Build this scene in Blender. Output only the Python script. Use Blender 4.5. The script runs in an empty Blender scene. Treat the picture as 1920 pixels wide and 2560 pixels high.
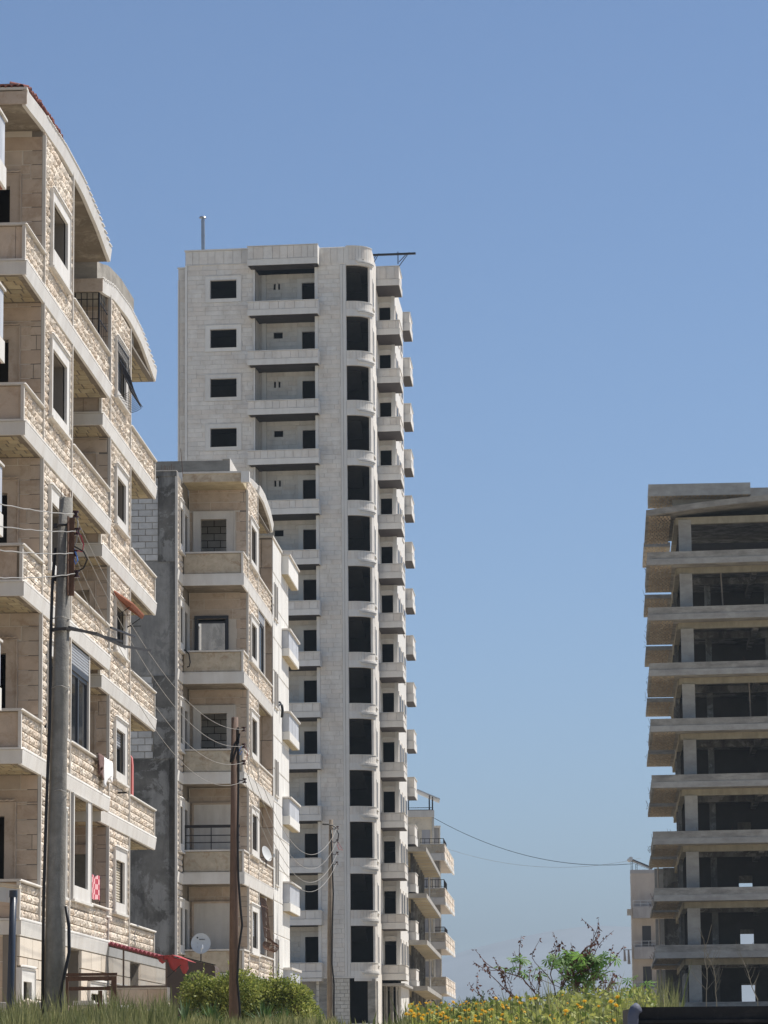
import bpy, bmesh, math, random
from mathutils import Vector, Matrix, noise

random.seed(11)
rnd = random.random
def uni(a, b): return a + (b - a) * rnd()
D = bpy.data
SC = bpy.context.scene
COL = SC.collection

# ------------------------------------------------------------------ camera
F_PX, TH, RO, EYE = 8500.0, math.atan(1379 / 8500.0), 0.009, 1.6
cam_d = D.cameras.new('camera')
cam_d.sensor_fit = 'HORIZONTAL'; cam_d.sensor_width = 24.0
cam_d.lens = 24.0 * F_PX / 1920.0
cam_d.clip_start = 0.5; cam_d.clip_end = 60000
cam = D.objects.new('camera', cam_d); COL.objects.link(cam)
_f = Vector((0, math.cos(TH), math.sin(TH))); _r = Vector((1, 0, 0)); _u = _r.cross(_f)
_r2 = _r * math.cos(RO) - _u * math.sin(RO); _u2 = _u * math.cos(RO) + _r * math.sin(RO)
cam.matrix_world = Matrix(((_r2.x, _u2.x, -_f.x, 0), (_r2.y, _u2.y, -_f.y, 0), (_r2.z, _u2.z, -_f.z, EYE), (0, 0, 0, 1)))
SC.camera = cam
SC.render.resolution_x = 768; SC.render.resolution_y = 1024

# ------------------------------------------------------------------ sky, sun, exposure
SUN_EL, SUN_AZ = math.radians(58), math.radians(29)     # azimuth from +X towards +Y
wd = D.worlds.new('World'); SC.world = wd; wd.use_nodes = True
nt = wd.node_tree; bg = nt.nodes['Background']
sky = nt.nodes.new('ShaderNodeTexSky'); sky.sky_type = 'NISHITA'; sky.sun_disc = False
sky.sun_elevation = SUN_EL; sky.sun_rotation = math.pi / 2 - SUN_AZ
sky.altitude = 0; sky.air_density = 0.75; sky.dust_density = 0.0; sky.ozone_density = 5.0
nt.links.new(sky.outputs[0], bg.inputs[0]); bg.inputs[1].default_value = 0.081
sd = D.lights.new('sun', 'SUN'); sd.energy = 5.0; sd.angle = math.radians(0.53); sd.color = (1.0, 0.955, 0.89)
sun = D.objects.new('sun', sd); COL.objects.link(sun)
sdir = Vector((math.cos(SUN_EL) * math.cos(SUN_AZ), math.cos(SUN_EL) * math.sin(SUN_AZ), math.sin(SUN_EL)))
sun.rotation_euler = (-sdir).to_track_quat('-Z', 'Y').to_euler(); sun.location = (60, 30, 90)
vs = SC.view_settings; vs.view_transform = 'Standard'; vs.look = 'None'; vs.exposure = 0.55; vs.gamma = 1.0

# ------------------------------------------------------------------ materials
def mat(name, col, rough=0.85, var=0.12, ns=2.5, pv=0.10, stain=0.0, stain_col=(0.10, 0.09, 0.08), bump=0.25, bs=45.0,
        spot=0.0, spot_col=(0.2, 0.12, 0.07), spot_s=1.2, metal=0.0, spec=0.3, streak=(2.2, 2.2, 0.35), warm=0.0, spot_hi=0.64):
    m = D.materials.new(name); m.use_nodes = True
    n = m.node_tree.nodes; l = m.node_tree.links; b = n['Principled BSDF']
    b.inputs['Roughness'].default_value = rough; b.inputs['Metallic'].default_value = metal
    b.inputs['Specular IOR Level'].default_value = spec
    geo = n.new('ShaderNodeNewGeometry')
    nz = n.new('ShaderNodeTexNoise'); nz.inputs['Scale'].default_value = ns; nz.inputs['Detail'].default_value = 7; nz.inputs['Roughness'].default_value = 0.62
    l.new(geo.outputs['Position'], nz.inputs['Vector'])
    mr = n.new('ShaderNodeMapRange'); mr.inputs[1].default_value = 0.28; mr.inputs[2].default_value = 0.72
    mr.inputs[3].default_value = 1 - var; mr.inputs[4].default_value = 1 + var
    l.new(nz.outputs[0], mr.inputs[0])
    oi = n.new('ShaderNodeObjectInfo'); at = n.new('ShaderNodeAttribute'); at.attribute_name = 'tint'
    ad = n.new('ShaderNodeMath'); ad.operation = 'ADD'; l.new(oi.outputs['Random'], ad.inputs[0]); l.new(at.outputs['Fac'], ad.inputs[1])
    fr = n.new('ShaderNodeMath'); fr.operation = 'FRACT'; l.new(ad.outputs[0], fr.inputs[0])
    pm = n.new('ShaderNodeMapRange'); pm.inputs[3].default_value = 1 - pv; pm.inputs[4].default_value = 1 + pv; l.new(fr.outputs[0], pm.inputs[0])
    mu = n.new('ShaderNodeMath'); mu.operation = 'MULTIPLY'; l.new(mr.outputs[0], mu.inputs[0]); l.new(pm.outputs[0], mu.inputs[1])
    sc = n.new('ShaderNodeVectorMath'); sc.operation = 'SCALE'; sc.inputs[0].default_value = col; l.new(mu.outputs[0], sc.inputs['Scale'])
    out = sc.outputs[0]
    def mixin(fac_out, c2, lo, hi, amt):
        r = n.new('ShaderNodeMapRange'); r.inputs[1].default_value = lo; r.inputs[2].default_value = hi
        r.inputs[3].default_value = 0; r.inputs[4].default_value = amt; l.new(fac_out, r.inputs[0])
        mx = n.new('ShaderNodeMix'); mx.data_type = 'RGBA'; l.new(r.outputs[0], mx.inputs[0])
        nonlocal out
        l.new(out, mx.inputs[6]); mx.inputs[7].default_value = (*c2, 1); out = mx.outputs[2]
    if warm:                      # per-piece hue drift
        f2 = n.new('ShaderNodeMath'); f2.operation = 'MULTIPLY'; f2.inputs[1].default_value = 7.31; l.new(fr.outputs[0], f2.inputs[0])
        f3 = n.new('ShaderNodeMath'); f3.operation = 'FRACT'; l.new(f2.outputs[0], f3.inputs[0])
        mixin(f3.outputs[0], (col[0] * 1.02, col[1] * 0.80, col[2] * 0.62), 0.35, 1.0, warm)
    if spot:
        s = n.new('ShaderNodeTexNoise'); s.inputs['Scale'].default_value = spot_s; s.inputs['Detail'].default_value = 9; s.inputs['Roughness'].default_value = 0.75
        s.inputs['Distortion'].default_value = 0.6; l.new(geo.outputs['Position'], s.inputs['Vector']); mixin(s.outputs[0], spot_col, 0.50, spot_hi, spot)
    if stain:
        mp = n.new('ShaderNodeMapping'); mp.inputs['Scale'].default_value = streak; l.new(geo.outputs['Position'], mp.inputs['Vector'])
        s = n.new('ShaderNodeTexNoise'); s.inputs['Scale'].default_value = 1.0; s.inputs['Detail'].default_value = 8; s.inputs['Roughness'].default_value = 0.68
        l.new(mp.outputs[0], s.inputs['Vector']); mixin(s.outputs[0], stain_col, 0.44, 0.64, stain)
    l.new(out, b.inputs['Base Color'])
    if bump:
        bn = n.new('ShaderNodeTexNoise'); bn.inputs['Scale'].default_value = bs; bn.inputs['Detail'].default_value = 5
        l.new(geo.outputs['Position'], bn.inputs['Vector'])
        bp = n.new('ShaderNodeBump'); bp.inputs['Strength'].default_value = bump; bp.inputs['Distance'].default_value = 0.02
        l.new(bn.outputs[0], bp.inputs['Height']); l.new(bp.outputs[0], b.inputs['Normal'])
    return m

MT = dict(
    rock=mat('rock_faced_limestone', (0.66, 0.585, 0.49), 0.92, 0.26, 16, 0.20, spot=0.55, spot_col=(0.45, 0.36, 0.275), spot_s=9, bump=1.0, bs=42, warm=0.28),
    beige=mat('honed_beige_limestone', (0.50, 0.405, 0.315), 0.6, 0.13, 3.0, 0.10, spot=0.6, spot_col=(0.34, 0.235, 0.155), spot_s=2.3, bump=0.08, warm=0.25),
    panel_m=mat('mottled_yellow_limestone', (0.47, 0.415, 0.32), 0.7, 0.22, 4.0, 0.08, spot=0.7, spot_col=(0.30, 0.20, 0.12), spot_s=2.6, bump=0.15, warm=0.3),
    mortar=mat('pale_mortar', (0.62, 0.55, 0.46), 0.95, 0.08, bump=0.1),
    mortar_t=mat('tower_joint_mortar', (0.60, 0.565, 0.52), 0.95, 0.08, bump=0.1),
    mortar_d=mat('dark_mortar', (0.21, 0.185, 0.155), 0.95, 0.08, bump=0.1),
    white=mat('white_marble', (0.66, 0.635, 0.59), 0.55, 0.08, 2.0, 0.06, stain=0.40, stain_col=(0.50, 0.45, 0.39), bump=0.05),
    white_h=mat('white_limestone_wing', (0.70, 0.68, 0.635), 0.6, 0.05, 2.0, 0.05, stain=0.3, stain_col=(0.58, 0.54, 0.48), bump=0.05),
    white_w=mat('weathered_white_marble', (0.62, 0.585, 0.53), 0.6, 0.08, 2.0, 0.06, stain=0.40, stain_col=(0.42, 0.37, 0.31), bump=0.08),
    cream=mat('cream_stone_panel', (0.66, 0.585, 0.485), 0.65, 0.07, 2.0, 0.07, stain=0.35, stain_col=(0.50, 0.42, 0.32), bump=0.06, warm=0.2),
    greym=mat('grey_veined_marble', (0.50, 0.51, 0.53), 0.45, 0.16, 1.6, 0.05, stain=0.4, stain_col=(0.30, 0.31, 0.34), bump=0.04),
    tower=mat('tower_limestone', (0.69, 0.655, 0.60), 0.75, 0.09, 1.5, 0.042, spot=0.28, spot_col=(0.42, 0.35, 0.28), spot_s=1.1, stain=0.18, stain_col=(0.40, 0.36, 0.32), bump=0.06, warm=0.16),
    tower_l=mat('tower_pale_trim', (0.69, 0.665, 0.62), 0.7, 0.05, 1.5, 0.05, stain=0.25, stain_col=(0.48, 0.44, 0.40), bump=0.05),
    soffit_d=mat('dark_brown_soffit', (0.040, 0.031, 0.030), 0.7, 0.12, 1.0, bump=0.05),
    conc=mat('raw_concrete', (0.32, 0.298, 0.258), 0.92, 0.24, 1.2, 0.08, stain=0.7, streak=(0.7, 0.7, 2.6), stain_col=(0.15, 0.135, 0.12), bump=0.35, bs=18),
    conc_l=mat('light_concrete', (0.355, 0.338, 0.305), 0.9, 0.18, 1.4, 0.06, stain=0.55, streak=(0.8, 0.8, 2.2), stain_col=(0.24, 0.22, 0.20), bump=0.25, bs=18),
    conc_d=mat('stained_render_and_ceiling_shade', (0.15, 0.143, 0.13), 0.95, 0.5, 0.9, 0.05, spot=0.75, spot_col=(0.30, 0.295, 0.28), spot_s=0.8, spot_hi=0.545, stain=0.85, stain_col=(0.05, 0.048, 0.045), streak=(1.1, 1.1, 0.28), bump=0.3, bs=14),  # real stained render; on the frame's ceiling sheets the dark tone is painted shade
    render=mat('grey_cement_render', (0.29, 0.28, 0.26), 0.95, 0.3, 1.1, 0.05, spot=0.6, spot_col=(0.15, 0.148, 0.14), spot_s=0.8, spot_hi=0.55, stain=0.5, stain_col=(0.12, 0.12, 0.12), bump=0.25, bs=14),
    block=mat('grey_concrete_block', (0.47, 0.465, 0.45), 0.95, 0.14, 5.0, 0.12, bump=0.4, bs=30),
    block_t=mat('pale_concrete_block', (0.55, 0.52, 0.46), 0.95, 0.12, 4.0, 0.10, bump=0.3, bs=30),
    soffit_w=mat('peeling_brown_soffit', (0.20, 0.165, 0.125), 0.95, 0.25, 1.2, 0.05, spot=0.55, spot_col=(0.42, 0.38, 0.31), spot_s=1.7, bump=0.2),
    beam=mat('olive_grey_beam', (0.30, 0.265, 0.195), 0.95, 0.2, 1.6, 0.08, stain=0.4, stain_col=(0.16, 0.14, 0.10), bump=0.2),
    hourdis=mat('hollow_block_soffit', (0.40, 0.34, 0.225), 0.95, 0.16, 3.0, 0.14, spot=0.4, spot_col=(0.22, 0.18, 0.10), spot_s=1.6, bump=0.3, warm=0.25),
    hourdis_r=mat('tan_hollow_block', (0.42, 0.345, 0.25), 0.95, 0.14, 2.0, 0.18, stain=0.35, stain_col=(0.20, 0.15, 0.10), streak=(1.2, 1.2, 1.2), bump=0.2, warm=0.3),
    plaster=mat('peach_plaster', (0.46, 0.41, 0.36), 0.9, 0.08, 1.0, 0.05, stain=0.35, stain_col=(0.36, 0.28, 0.22), bump=0.1),
    plaster_y=mat('cream_plaster', (0.64, 0.56, 0.43), 0.9, 0.08, 1.0, 0.05, spot=0.5, spot_col=(0.30, 0.26, 0.21), spot_s=0.9, bump=0.1),
    plaster_g=mat('grey_plaster', (0.37, 0.36, 0.36), 0.9, 0.12, 1.0, 0.05, stain=0.4, stain_col=(0.2, 0.2, 0.21), bump=0.1),
    inside=mat('shade_darkened_interior', (0.055, 0.05, 0.046), 0.95, 0.2, 1.0, bump=0.1),  # room shade put into the base colour, far darker than the bare walls
    frame=mat('dark_aluminium', (0.055, 0.055, 0.06), 0.4, 0.05, metal=0.3, bump=0),
    shutter=mat('grey_roller_shutter', (0.36, 0.38, 0.41), 0.5, 0.05, bump=0),
    shutter_b=mat('beige_roller_shutter', (0.50, 0.45, 0.36), 0.6, 0.06, bump=0),
    iron=mat('black_iron', (0.025, 0.022, 0.022), 0.5, 0.1, bump=0),
    rust=mat('rusty_steel', (0.135, 0.075, 0.05), 0.85, 0.3, 8, 0.1, spot=0.6, spot_col=(0.07, 0.038, 0.026), spot_s=5, bump=0.3, bs=60),
    rust_pole=mat('rust_brown_pole_paint', (0.16, 0.105, 0.08), 0.8, 0.16, 5, 0.05, stain=0.5, stain_col=(0.07, 0.05, 0.042), streak=(9, 9, 0.6), bump=0.15),
    pole=mat('weathered_concrete_pole', (0.215, 0.205, 0.185), 0.95, 0.22, 6, 0.05, spot=0.6, spot_col=(0.12, 0.11, 0.095), spot_s=2.2, stain=0.4, stain_col=(0.14, 0.13, 0.11), streak=(6, 6, 0.7), bump=0.5, bs=35),
    wood=mat('weathered_timber_pole', (0.20, 0.165, 0.13), 0.9, 0.2, 6, stain=0.5, stain_col=(0.08, 0.065, 0.05), streak=(14, 14, 0.5), bump=0.3),
    cable=mat('black_cable', (0.015, 0.015, 0.017), 0.45, 0.05, bump=0),
    alu=mat('bare_aluminium_wire', (0.30, 0.285, 0.26), 0.55, 0.08, metal=0.2, bump=0),
    redw=mat('red_wire', (0.42, 0.06, 0.08), 0.5, 0.05, bump=0), bluew=mat('blue_wire', (0.08, 0.20, 0.55), 0.5, 0.05, bump=0),
    insul=mat('brown_ceramic_insulator', (0.045, 0.018, 0.015), 0.25, 0.1, bump=0),
    tile=mat('weathered_clay_tile', (0.25, 0.095, 0.075), 0.85, 0.25, 7, 0.22, spot=0.5, spot_col=(0.10, 0.06, 0.05), spot_s=4, bump=0.3),
    tile_o=mat('orange_clay_tile', (0.27, 0.105, 0.062), 0.85, 0.18, 7, 0.15, bump=0.3),
    maroon=mat('maroon_roof_sheet', (0.24, 0.055, 0.06), 0.6, 0.12, 5, bump=0.1),
    redcl=mat('red_awning_canvas', (0.32, 0.052, 0.058), 0.8, 0.10, 6, bump=0.1),
    redpl=mat('faded_red_plastic', (0.55, 0.17, 0.15), 0.5, 0.08, bump=0),
    brownsheet=mat('brown_painted_sheet', (0.11, 0.08, 0.065), 0.7, 0.08, bump=0.05),
    dish=mat('grey_dish_paint', (0.56, 0.57, 0.56), 0.5, 0.05, bump=0),
    dark=mat('dark_print', (0.05, 0.05, 0.055), 0.7, 0.02, bump=0),
    pvc=mat('white_pvc_pipe', (0.66, 0.64, 0.60), 0.5, 0.06, bump=0), greypipe=mat('grey_steel_flue', (0.30, 0.33, 0.37), 0.4, 0.1, 4, metal=0.5, bump=0.05),
    drain=mat('dark_blue_drainpipe', (0.03, 0.04, 0.06), 0.35, 0.08, bump=0.05),
    steel=mat('grey_sheet_metal', (0.55, 0.57, 0.58), 0.5, 0.1, 3, metal=0.3, bump=0.05),
    cloth=mat('white_laundry', (0.74, 0.73, 0.72), 0.9, 0.12, 14, bump=0.5, bs=18), cloth_d=mat('brown_laundry', (0.16, 0.10, 0.09), 0.9, 0.3, 10, bump=0.4, bs=18),
    ground=mat('dry_soil', (0.38, 0.335, 0.27), 0.95, 0.2, 0.7, spot=0.4, spot_col=(0.16, 0.14, 0.07), spot_s=0.5, bump=0.5, bs=6),
    hill=mat('far_scrub_slope', (0.30, 0.325, 0.35), 0.95, 0.25, 0.004, bump=0),
    bark=mat('brown_stem', (0.14, 0.095, 0.07), 0.9, 0.2, 9, bump=0.2), bark_p=mat('purple_brown_stem', (0.13, 0.075, 0.065), 0.8, 0.2, 9, bump=0.1),
    dry=mat('dry_pale_stalk', (0.26, 0.225, 0.17), 0.9, 0.15, bump=0.1), dryleaf=mat('withered_leaf', (0.16, 0.075, 0.055), 0.9, 0.25, 9, 0.3, bump=0),
    blackmetal=mat('black_dusty_metal', (0.010, 0.010, 0.011), 0.65, 0.3, 3, spot=0.35, spot_col=(0.06, 0.055, 0.05), spot_s=5, bump=0.15),
    bluegrey=mat('blue_grey_edge_trim', (0.10, 0.11, 0.15), 0.7, 0.1, 8, bump=0.2),
)
def leafmat(name, c1, c2, trans=0.35, rough=0.6):
    m = D.materials.new(name); m.use_nodes = True
    n = m.node_tree.nodes; l = m.node_tree.links; b = n['Principled BSDF']
    at = n.new('ShaderNodeAttribute'); at.attribute_name = 'tint'
    mx = n.new('ShaderNodeMix'); mx.data_type = 'RGBA'; l.new(at.outputs['Fac'], mx.inputs[0])
    mx.inputs[6].default_value = (*c1, 1); mx.inputs[7].default_value = (*c2, 1)
    l.new(mx.outputs[2], b.inputs['Base Color']); b.inputs['Roughness'].default_value = rough; b.inputs['Specular IOR Level'].default_value = 0.35
    tr = n.new('ShaderNodeBsdfTranslucent'); l.new(mx.outputs[2], tr.inputs[0])
    ms = n.new('ShaderNodeMixShader'); ms.inputs[0].default_value = trans
    l.new(b.outputs[0], ms.inputs[1]); l.new(tr.outputs[0], ms.inputs[2]); l.new(ms.outputs[0], n['Material Output'].inputs[0])
    return m
MT['leaf'] = leafmat('bush_leaf', (0.085, 0.135, 0.025), (0.42, 0.43, 0.11))
MT['leaf_d'] = leafmat('far_tree_leaf', (0.03, 0.055, 0.028), (0.075, 0.11, 0.05))
MT['castor'] = leafmat('castor_leaf', (0.065, 0.15, 0.025), (0.16, 0.29, 0.06), 0.45)
MT['grass'] = leafmat('grass_blade', (0.075, 0.105, 0.03), (0.33, 0.32, 0.15), 0.4)
MT['yucca'] = leafmat('yucca_leaf', (0.03, 0.07, 0.02), (0.09, 0.16, 0.045), 0.25)
MT['petal'] = leafmat('yellow_petal', (0.75, 0.42, 0.01), (0.85, 0.60, 0.03), 0.3)
def glassmat(name, col, rough=0.03, trans=0.0, spec=0.9):
    m = D.materials.new(name); m.use_nodes = True; b = m.node_tree.nodes['Principled BSDF']
    b.inputs['Base Color'].default_value = (*col, 1); b.inputs['Roughness'].default_value = rough
    b.inputs['Specular IOR Level'].default_value = spec; b.inputs['Transmission Weight'].default_value = trans
    return m
MT['glass'] = glassmat('dark_window_glass', (0.02, 0.022, 0.026), 0.04, 0.0, 0.6)
def mirrormat():
    m = D.materials.new('reflective_tinted_glass'); m.use_nodes = True; n = m.node_tree.nodes; l = m.node_tree.links
    b = n['Principled BSDF']; b.inputs['Base Color'].default_value = (0.03, 0.032, 0.034, 1); b.inputs['Roughness'].default_value = 0.1
    g = n.new('ShaderNodeBsdfGlossy'); g.inputs['Roughness'].default_value = 0.01; g.inputs[0].default_value = (0.78, 0.80, 0.83, 1)
    ms = n.new('ShaderNodeMixShader'); ms.inputs[0].default_value = 0.72
    l.new(b.outputs[0], ms.inputs[1]); l.new(g.outputs[0], ms.inputs[2]); l.new(ms.outputs[0], n['Material Output'].inputs[0])
    return m
MT['mirror'] = mirrormat()
def checkmat():
    m = D.materials.new('red_white_gingham'); m.use_nodes = True; n = m.node_tree.nodes; l = m.node_tree.links; b = n['Principled BSDF']
    geo = n.new('ShaderNodeNewGeometry'); ck = n.new('ShaderNodeTexChecker'); ck.inputs['Scale'].default_value = 9.0
    ck.inputs[1].default_value = (0.42, 0.02, 0.05, 1); ck.inputs[2].default_value = (0.72, 0.42, 0.42, 1)
    l.new(geo.outputs['Position'], ck.inputs[0]); l.new(ck.outputs[0], b.inputs['Base Color']); b.inputs['Roughness'].default_value = 0.9
    return m
MT['gingham'] = checkmat()

# ------------------------------------------------------------------ object helpers
def tag(o, label=None, cat=None, group=None, kind=None):
    if label: o['label'] = label
    if cat: o['category'] = cat
    if group: o['group'] = group
    if kind: o['kind'] = kind
    return o
def thing(name, loc, yaw, label, cat, group=None):
    o = D.objects.new(name, None); COL.objects.link(o); o.empty_display_size = 0.5
    o.location = loc; o.rotation_euler = (0, 0, -math.radians(yaw))
    return tag(o, label, cat, group)
def root_z(p):
    while p is not None and p.parent is not None: p = p.parent
    return p
class MB:
    """collects geometry in a thing's local axes (z = world height)"""
    def __init__(s): s.v = []; s.f = []; s.t = []; s.cut = []
    def add(s, vs, fs, t=0.0):
        o = len(s.v); s.cut.append((o, len(s.f))); s.v += vs; s.f += [tuple(i + o for i in q) for q in fs]; s.t += [t] * len(vs); return s
    def box(s, x0, x1, y0, y1, z0, z1, t=0.0):
        return s.add([(x0, y0, z0), (x1, y0, z0), (x1, y1, z0), (x0, y1, z0), (x0, y0, z1), (x1, y0, z1), (x1, y1, z1), (x0, y1, z1)],
                     [(0, 3, 2, 1), (4, 5, 6, 7), (0, 1, 5, 4), (1, 2, 6, 5), (2, 3, 7, 6), (3, 0, 4, 7)], t)
    def prism(s, poly, z0, z1, t=0.0):      # footprint (x,y), counter-clockwise
        n = len(poly); vs = [(x, y, z0) for x, y in poly] + [(x, y, z1) for x, y in poly]
        fs = [tuple(range(n - 1, -1, -1)), tuple(range(n, 2 * n))] + [(i, (i + 1) % n, n + (i + 1) % n, n + i) for i in range(n)]
        return s.add(vs, fs, t)
    def extr(s, prof, axis, a, b, t=0.0):   # profile in the two other axes, extruded along axis
        n = len(prof); vs = []
        for c in (a, b):
            for p, q in prof: vs.append((c, p, q) if axis == 'x' else (p, c, q) if axis == 'y' else (p, q, c))
        fs = [tuple(range(n)), tuple(range(2 * n - 1, n - 1, -1))] + [(i, n + i, n + (i + 1) % n, (i + 1) % n) for i in range(n)]
        return s.add(vs, fs, t)
    def tube(s, pts, r0, r1=None, n=6, t=0.0, cap=True):
        r1 = r0 if r1 is None else r1; P = [Vector(p) for p in pts]; m = len(P); vs = []
        for i, p in enumerate(P):
            d = (P[min(i + 1, m - 1)] - P[max(i - 1, 0)]); d = d.normalized() if d.length > 1e-9 else Vector((0, 0, 1))
            a = d.orthogonal().normalized() if i == 0 else (pa - d * pa.dot(d)).normalized(); pa = a; bq = d.cross(a)
            r = r0 + (r1 - r0) * i / max(1, m - 1)
            vs += [tuple(p + (a * math.cos(2 * math.pi * k / n) + bq * math.sin(2 * math.pi * k / n)) * r) for k in range(n)]
        fs = [(i * n + k, i * n + (k + 1) % n, (i + 1) * n + (k + 1) % n, (i + 1) * n + k) for i in range(m - 1) for k in range(n)]
        if cap: fs += [tuple(range(n - 1, -1, -1)), tuple(range((m - 1) * n, m * n))]
        return s.add(vs, fs, t)
    def arc(s, cx, cy, r0, r1, a0, a1, z0, z1, n=10, t=0.0):
        A = [math.radians(a0 + (a1 - a0) * i / n) for i in range(n + 1)]; vs = []
        for a in A:
            c, q = math.cos(a), math.sin(a)
            vs += [(cx + r0 * c, cy + r0 * q, z0), (cx + r1 * c, cy + r1 * q, z0), (cx + r1 * c, cy + r1 * q, z1), (cx + r0 * c, cy + r0 * q, z1)]
        fs = [(0, 1, 2, 3), (4 * n + 3, 4 * n + 2, 4 * n + 1, 4 * n)]
        for i in range(n):
            o = 4 * i
            for j in range(4): fs.append((o + j, o + 4 + j, o + 4 + (j + 1) % 4, o + (j + 1) % 4))
        return s.add(vs, fs, t)
    def each(s, name, m, parent=None, **k):   # every primitive an object of its own
        out = []; cs = s.cut + [(len(s.v), len(s.f))]
        for (v0, f0), (v1, f1) in zip(cs, cs[1:]):
            q = MB(); q.add(s.v[v0:v1], [tuple(i - v0 for i in fc) for fc in s.f[f0:f1]], s.t[v0]); out.append(q.build(name, m, parent, **k))
        return out[0]
    def build(s, name, m, parent=None, smooth=False, kind=None, label=None):
        zb = 0.0; r = root_z(parent)
        if r is not None: zb = r.location.z
        me = D.meshes.new(name); me.from_pydata([(a, b, c - zb) for a, b, c in s.v], [], s.f)
        if any(s.t):
            at = me.attributes.new('tint', 'FLOAT', 'POINT'); at.data.foreach_set('value', s.t)
        me.materials.append(MT[m])
        if smooth:
            me.polygons.foreach_set('use_smooth', [True] * len(me.polygons))
        me.update()
        o = D.objects.new(name, me); COL.objects.link(o); o.parent = parent
        return tag(o, label, None, None, kind)
def bx(name, m, parent, *a, **k): return MB().box(*a).build(name, m, parent, **k)

def rect_sub(r, h):
    u0, u1, z0, z1 = r; a0, a1, b0, b1 = h
    if a0 >= u1 or a1 <= u0 or b0 >= z1 or b1 <= z0: return [r]
    out = []
    if b0 > z0: out.append((u0, u1, z0, b0)); z0 = b0
    if b1 < z1: out.append((u0, u1, b1, z1)); z1 = b1
    if a0 > u0: out.append((u0, a0, z0, z1))
    if a1 < u1: out.append((a1, u1, z0, z1))
    return out
def minus(r, holes):
    rs = [r]
    for h in holes: rs = [q for x in rs for q in rect_sub(x, h)]
    return rs
def solid(mb, axis, c, t, r, holes=()):
    """wall slab: 'x' face at x=c (body behind, x-t), 'y' face at y=c (body at y+t)"""
    for u0, u1, z0, z1 in minus(r, holes):
        if axis == 'x': mb.box(c - t, c, u0, u1, z0, z1)
        else: mb.box(u0, u1, c, c + t, z0, z1)
    return mb
def courses(r, holes, h, L, joint=0.010, jit=0.25, off=0.5):
    """running-bond pieces of a rectangle minus its openings"""
    u0, u1, z0, z1 = r; nrow = max(1, round((z1 - z0) / h)); hh = (z1 - z0) / nrow; out = []
    for i in range(nrow):
        u = u0 - (L * off if i % 2 else 0) - L * uni(0, jit)
        while u < u1:
            w = L * uni(1 - jit, 1 + jit); a, b = max(u, u0), min(u + w, u1); u += w
            if b - a < 0.05: continue
            for q in minus((a, b, z0 + i * hh, z0 + (i + 1) * hh), holes):
                if q[1] - q[0] > 0.05 and q[3] - q[2] > 0.04:
                    out.append((q[0] + joint / 2, q[1] - joint / 2, q[2] + joint / 2, q[3] - joint / 2))
    return out
# unit pieces: front face at n=1, back at n=0, spanning u,z in 0..1
def axmap(axis, u, n, z): return (n, u, z) if axis == 'x' else (u, -n, z) if axis == 'y' else (u, z, -n)
def rockgrid(seed, nu=7, nv=3):
    rr = random.Random(seed); vs = []; fs = []
    for j in range(nv + 1):
        for i in range(nu + 1):
            e = i in (0, nu) or j in (0, nv); n = uni2(rr, 0.12, 0.50) if e else uni2(rr, 0.20, 1.0)
            ju = 0 if i in (0, nu) else uni2(rr, -0.3, 0.3) / nu; jv = 0 if j in (0, nv) else uni2(rr, -0.3, 0.3) / nv
            vs.append((i / nu + ju, n, j / nv + jv))
    w = nu + 1
    for j in range(nv):
        for i in range(nu):
            a = j * w + i
            if rr.random() < 0.5: fs += [(a, a + 1, a + w + 1), (a, a + w + 1, a + w)]
            else: fs += [(a, a + 1, a + w), (a + 1, a + w + 1, a + w)]
    k = len(vs); ring = [0, nu, nv * w + nu, nv * w]
    vs += [(0, 0, 0), (1, 0, 0), (1, 0, 1), (0, 0, 1)]
    for q in range(4): fs.append((ring[q], k + q, k + (q + 1) % 4, ring[(q + 1) % 4]))
    return vs, fs
def uni2(r, a, b): return a + (b - a) * r.random()
FLAT = ([(0.0, 0, 0.0), (1, 0, 0.0), (1, 0, 1), (0.0, 0, 1), (0.012, 1, 0.02), (0.988, 1, 0.02), (0.988, 1, 0.98), (0.012, 1, 0.98)],
        [(4, 5, 6, 7), (0, 1, 5, 4), (1, 2, 6, 5), (2, 3, 7, 6), (3, 0, 4, 7)])
ROCKS = [rockgrid(100 + i) for i in range(10)]
_units = {}
def unit_mesh(kind, axis, idx, m):
    key = (kind, axis, idx, m)
    if key not in _units:
        vs, fs = FLAT if kind == 'flat' else ROCKS[idx]
        me = D.meshes.new('piece_' + kind); me.from_pydata([axmap(axis, *v) for v in vs], [], fs); me.materials.append(MT[m]); me.update()
        _units[key] = me
    return _units[key]
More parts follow.
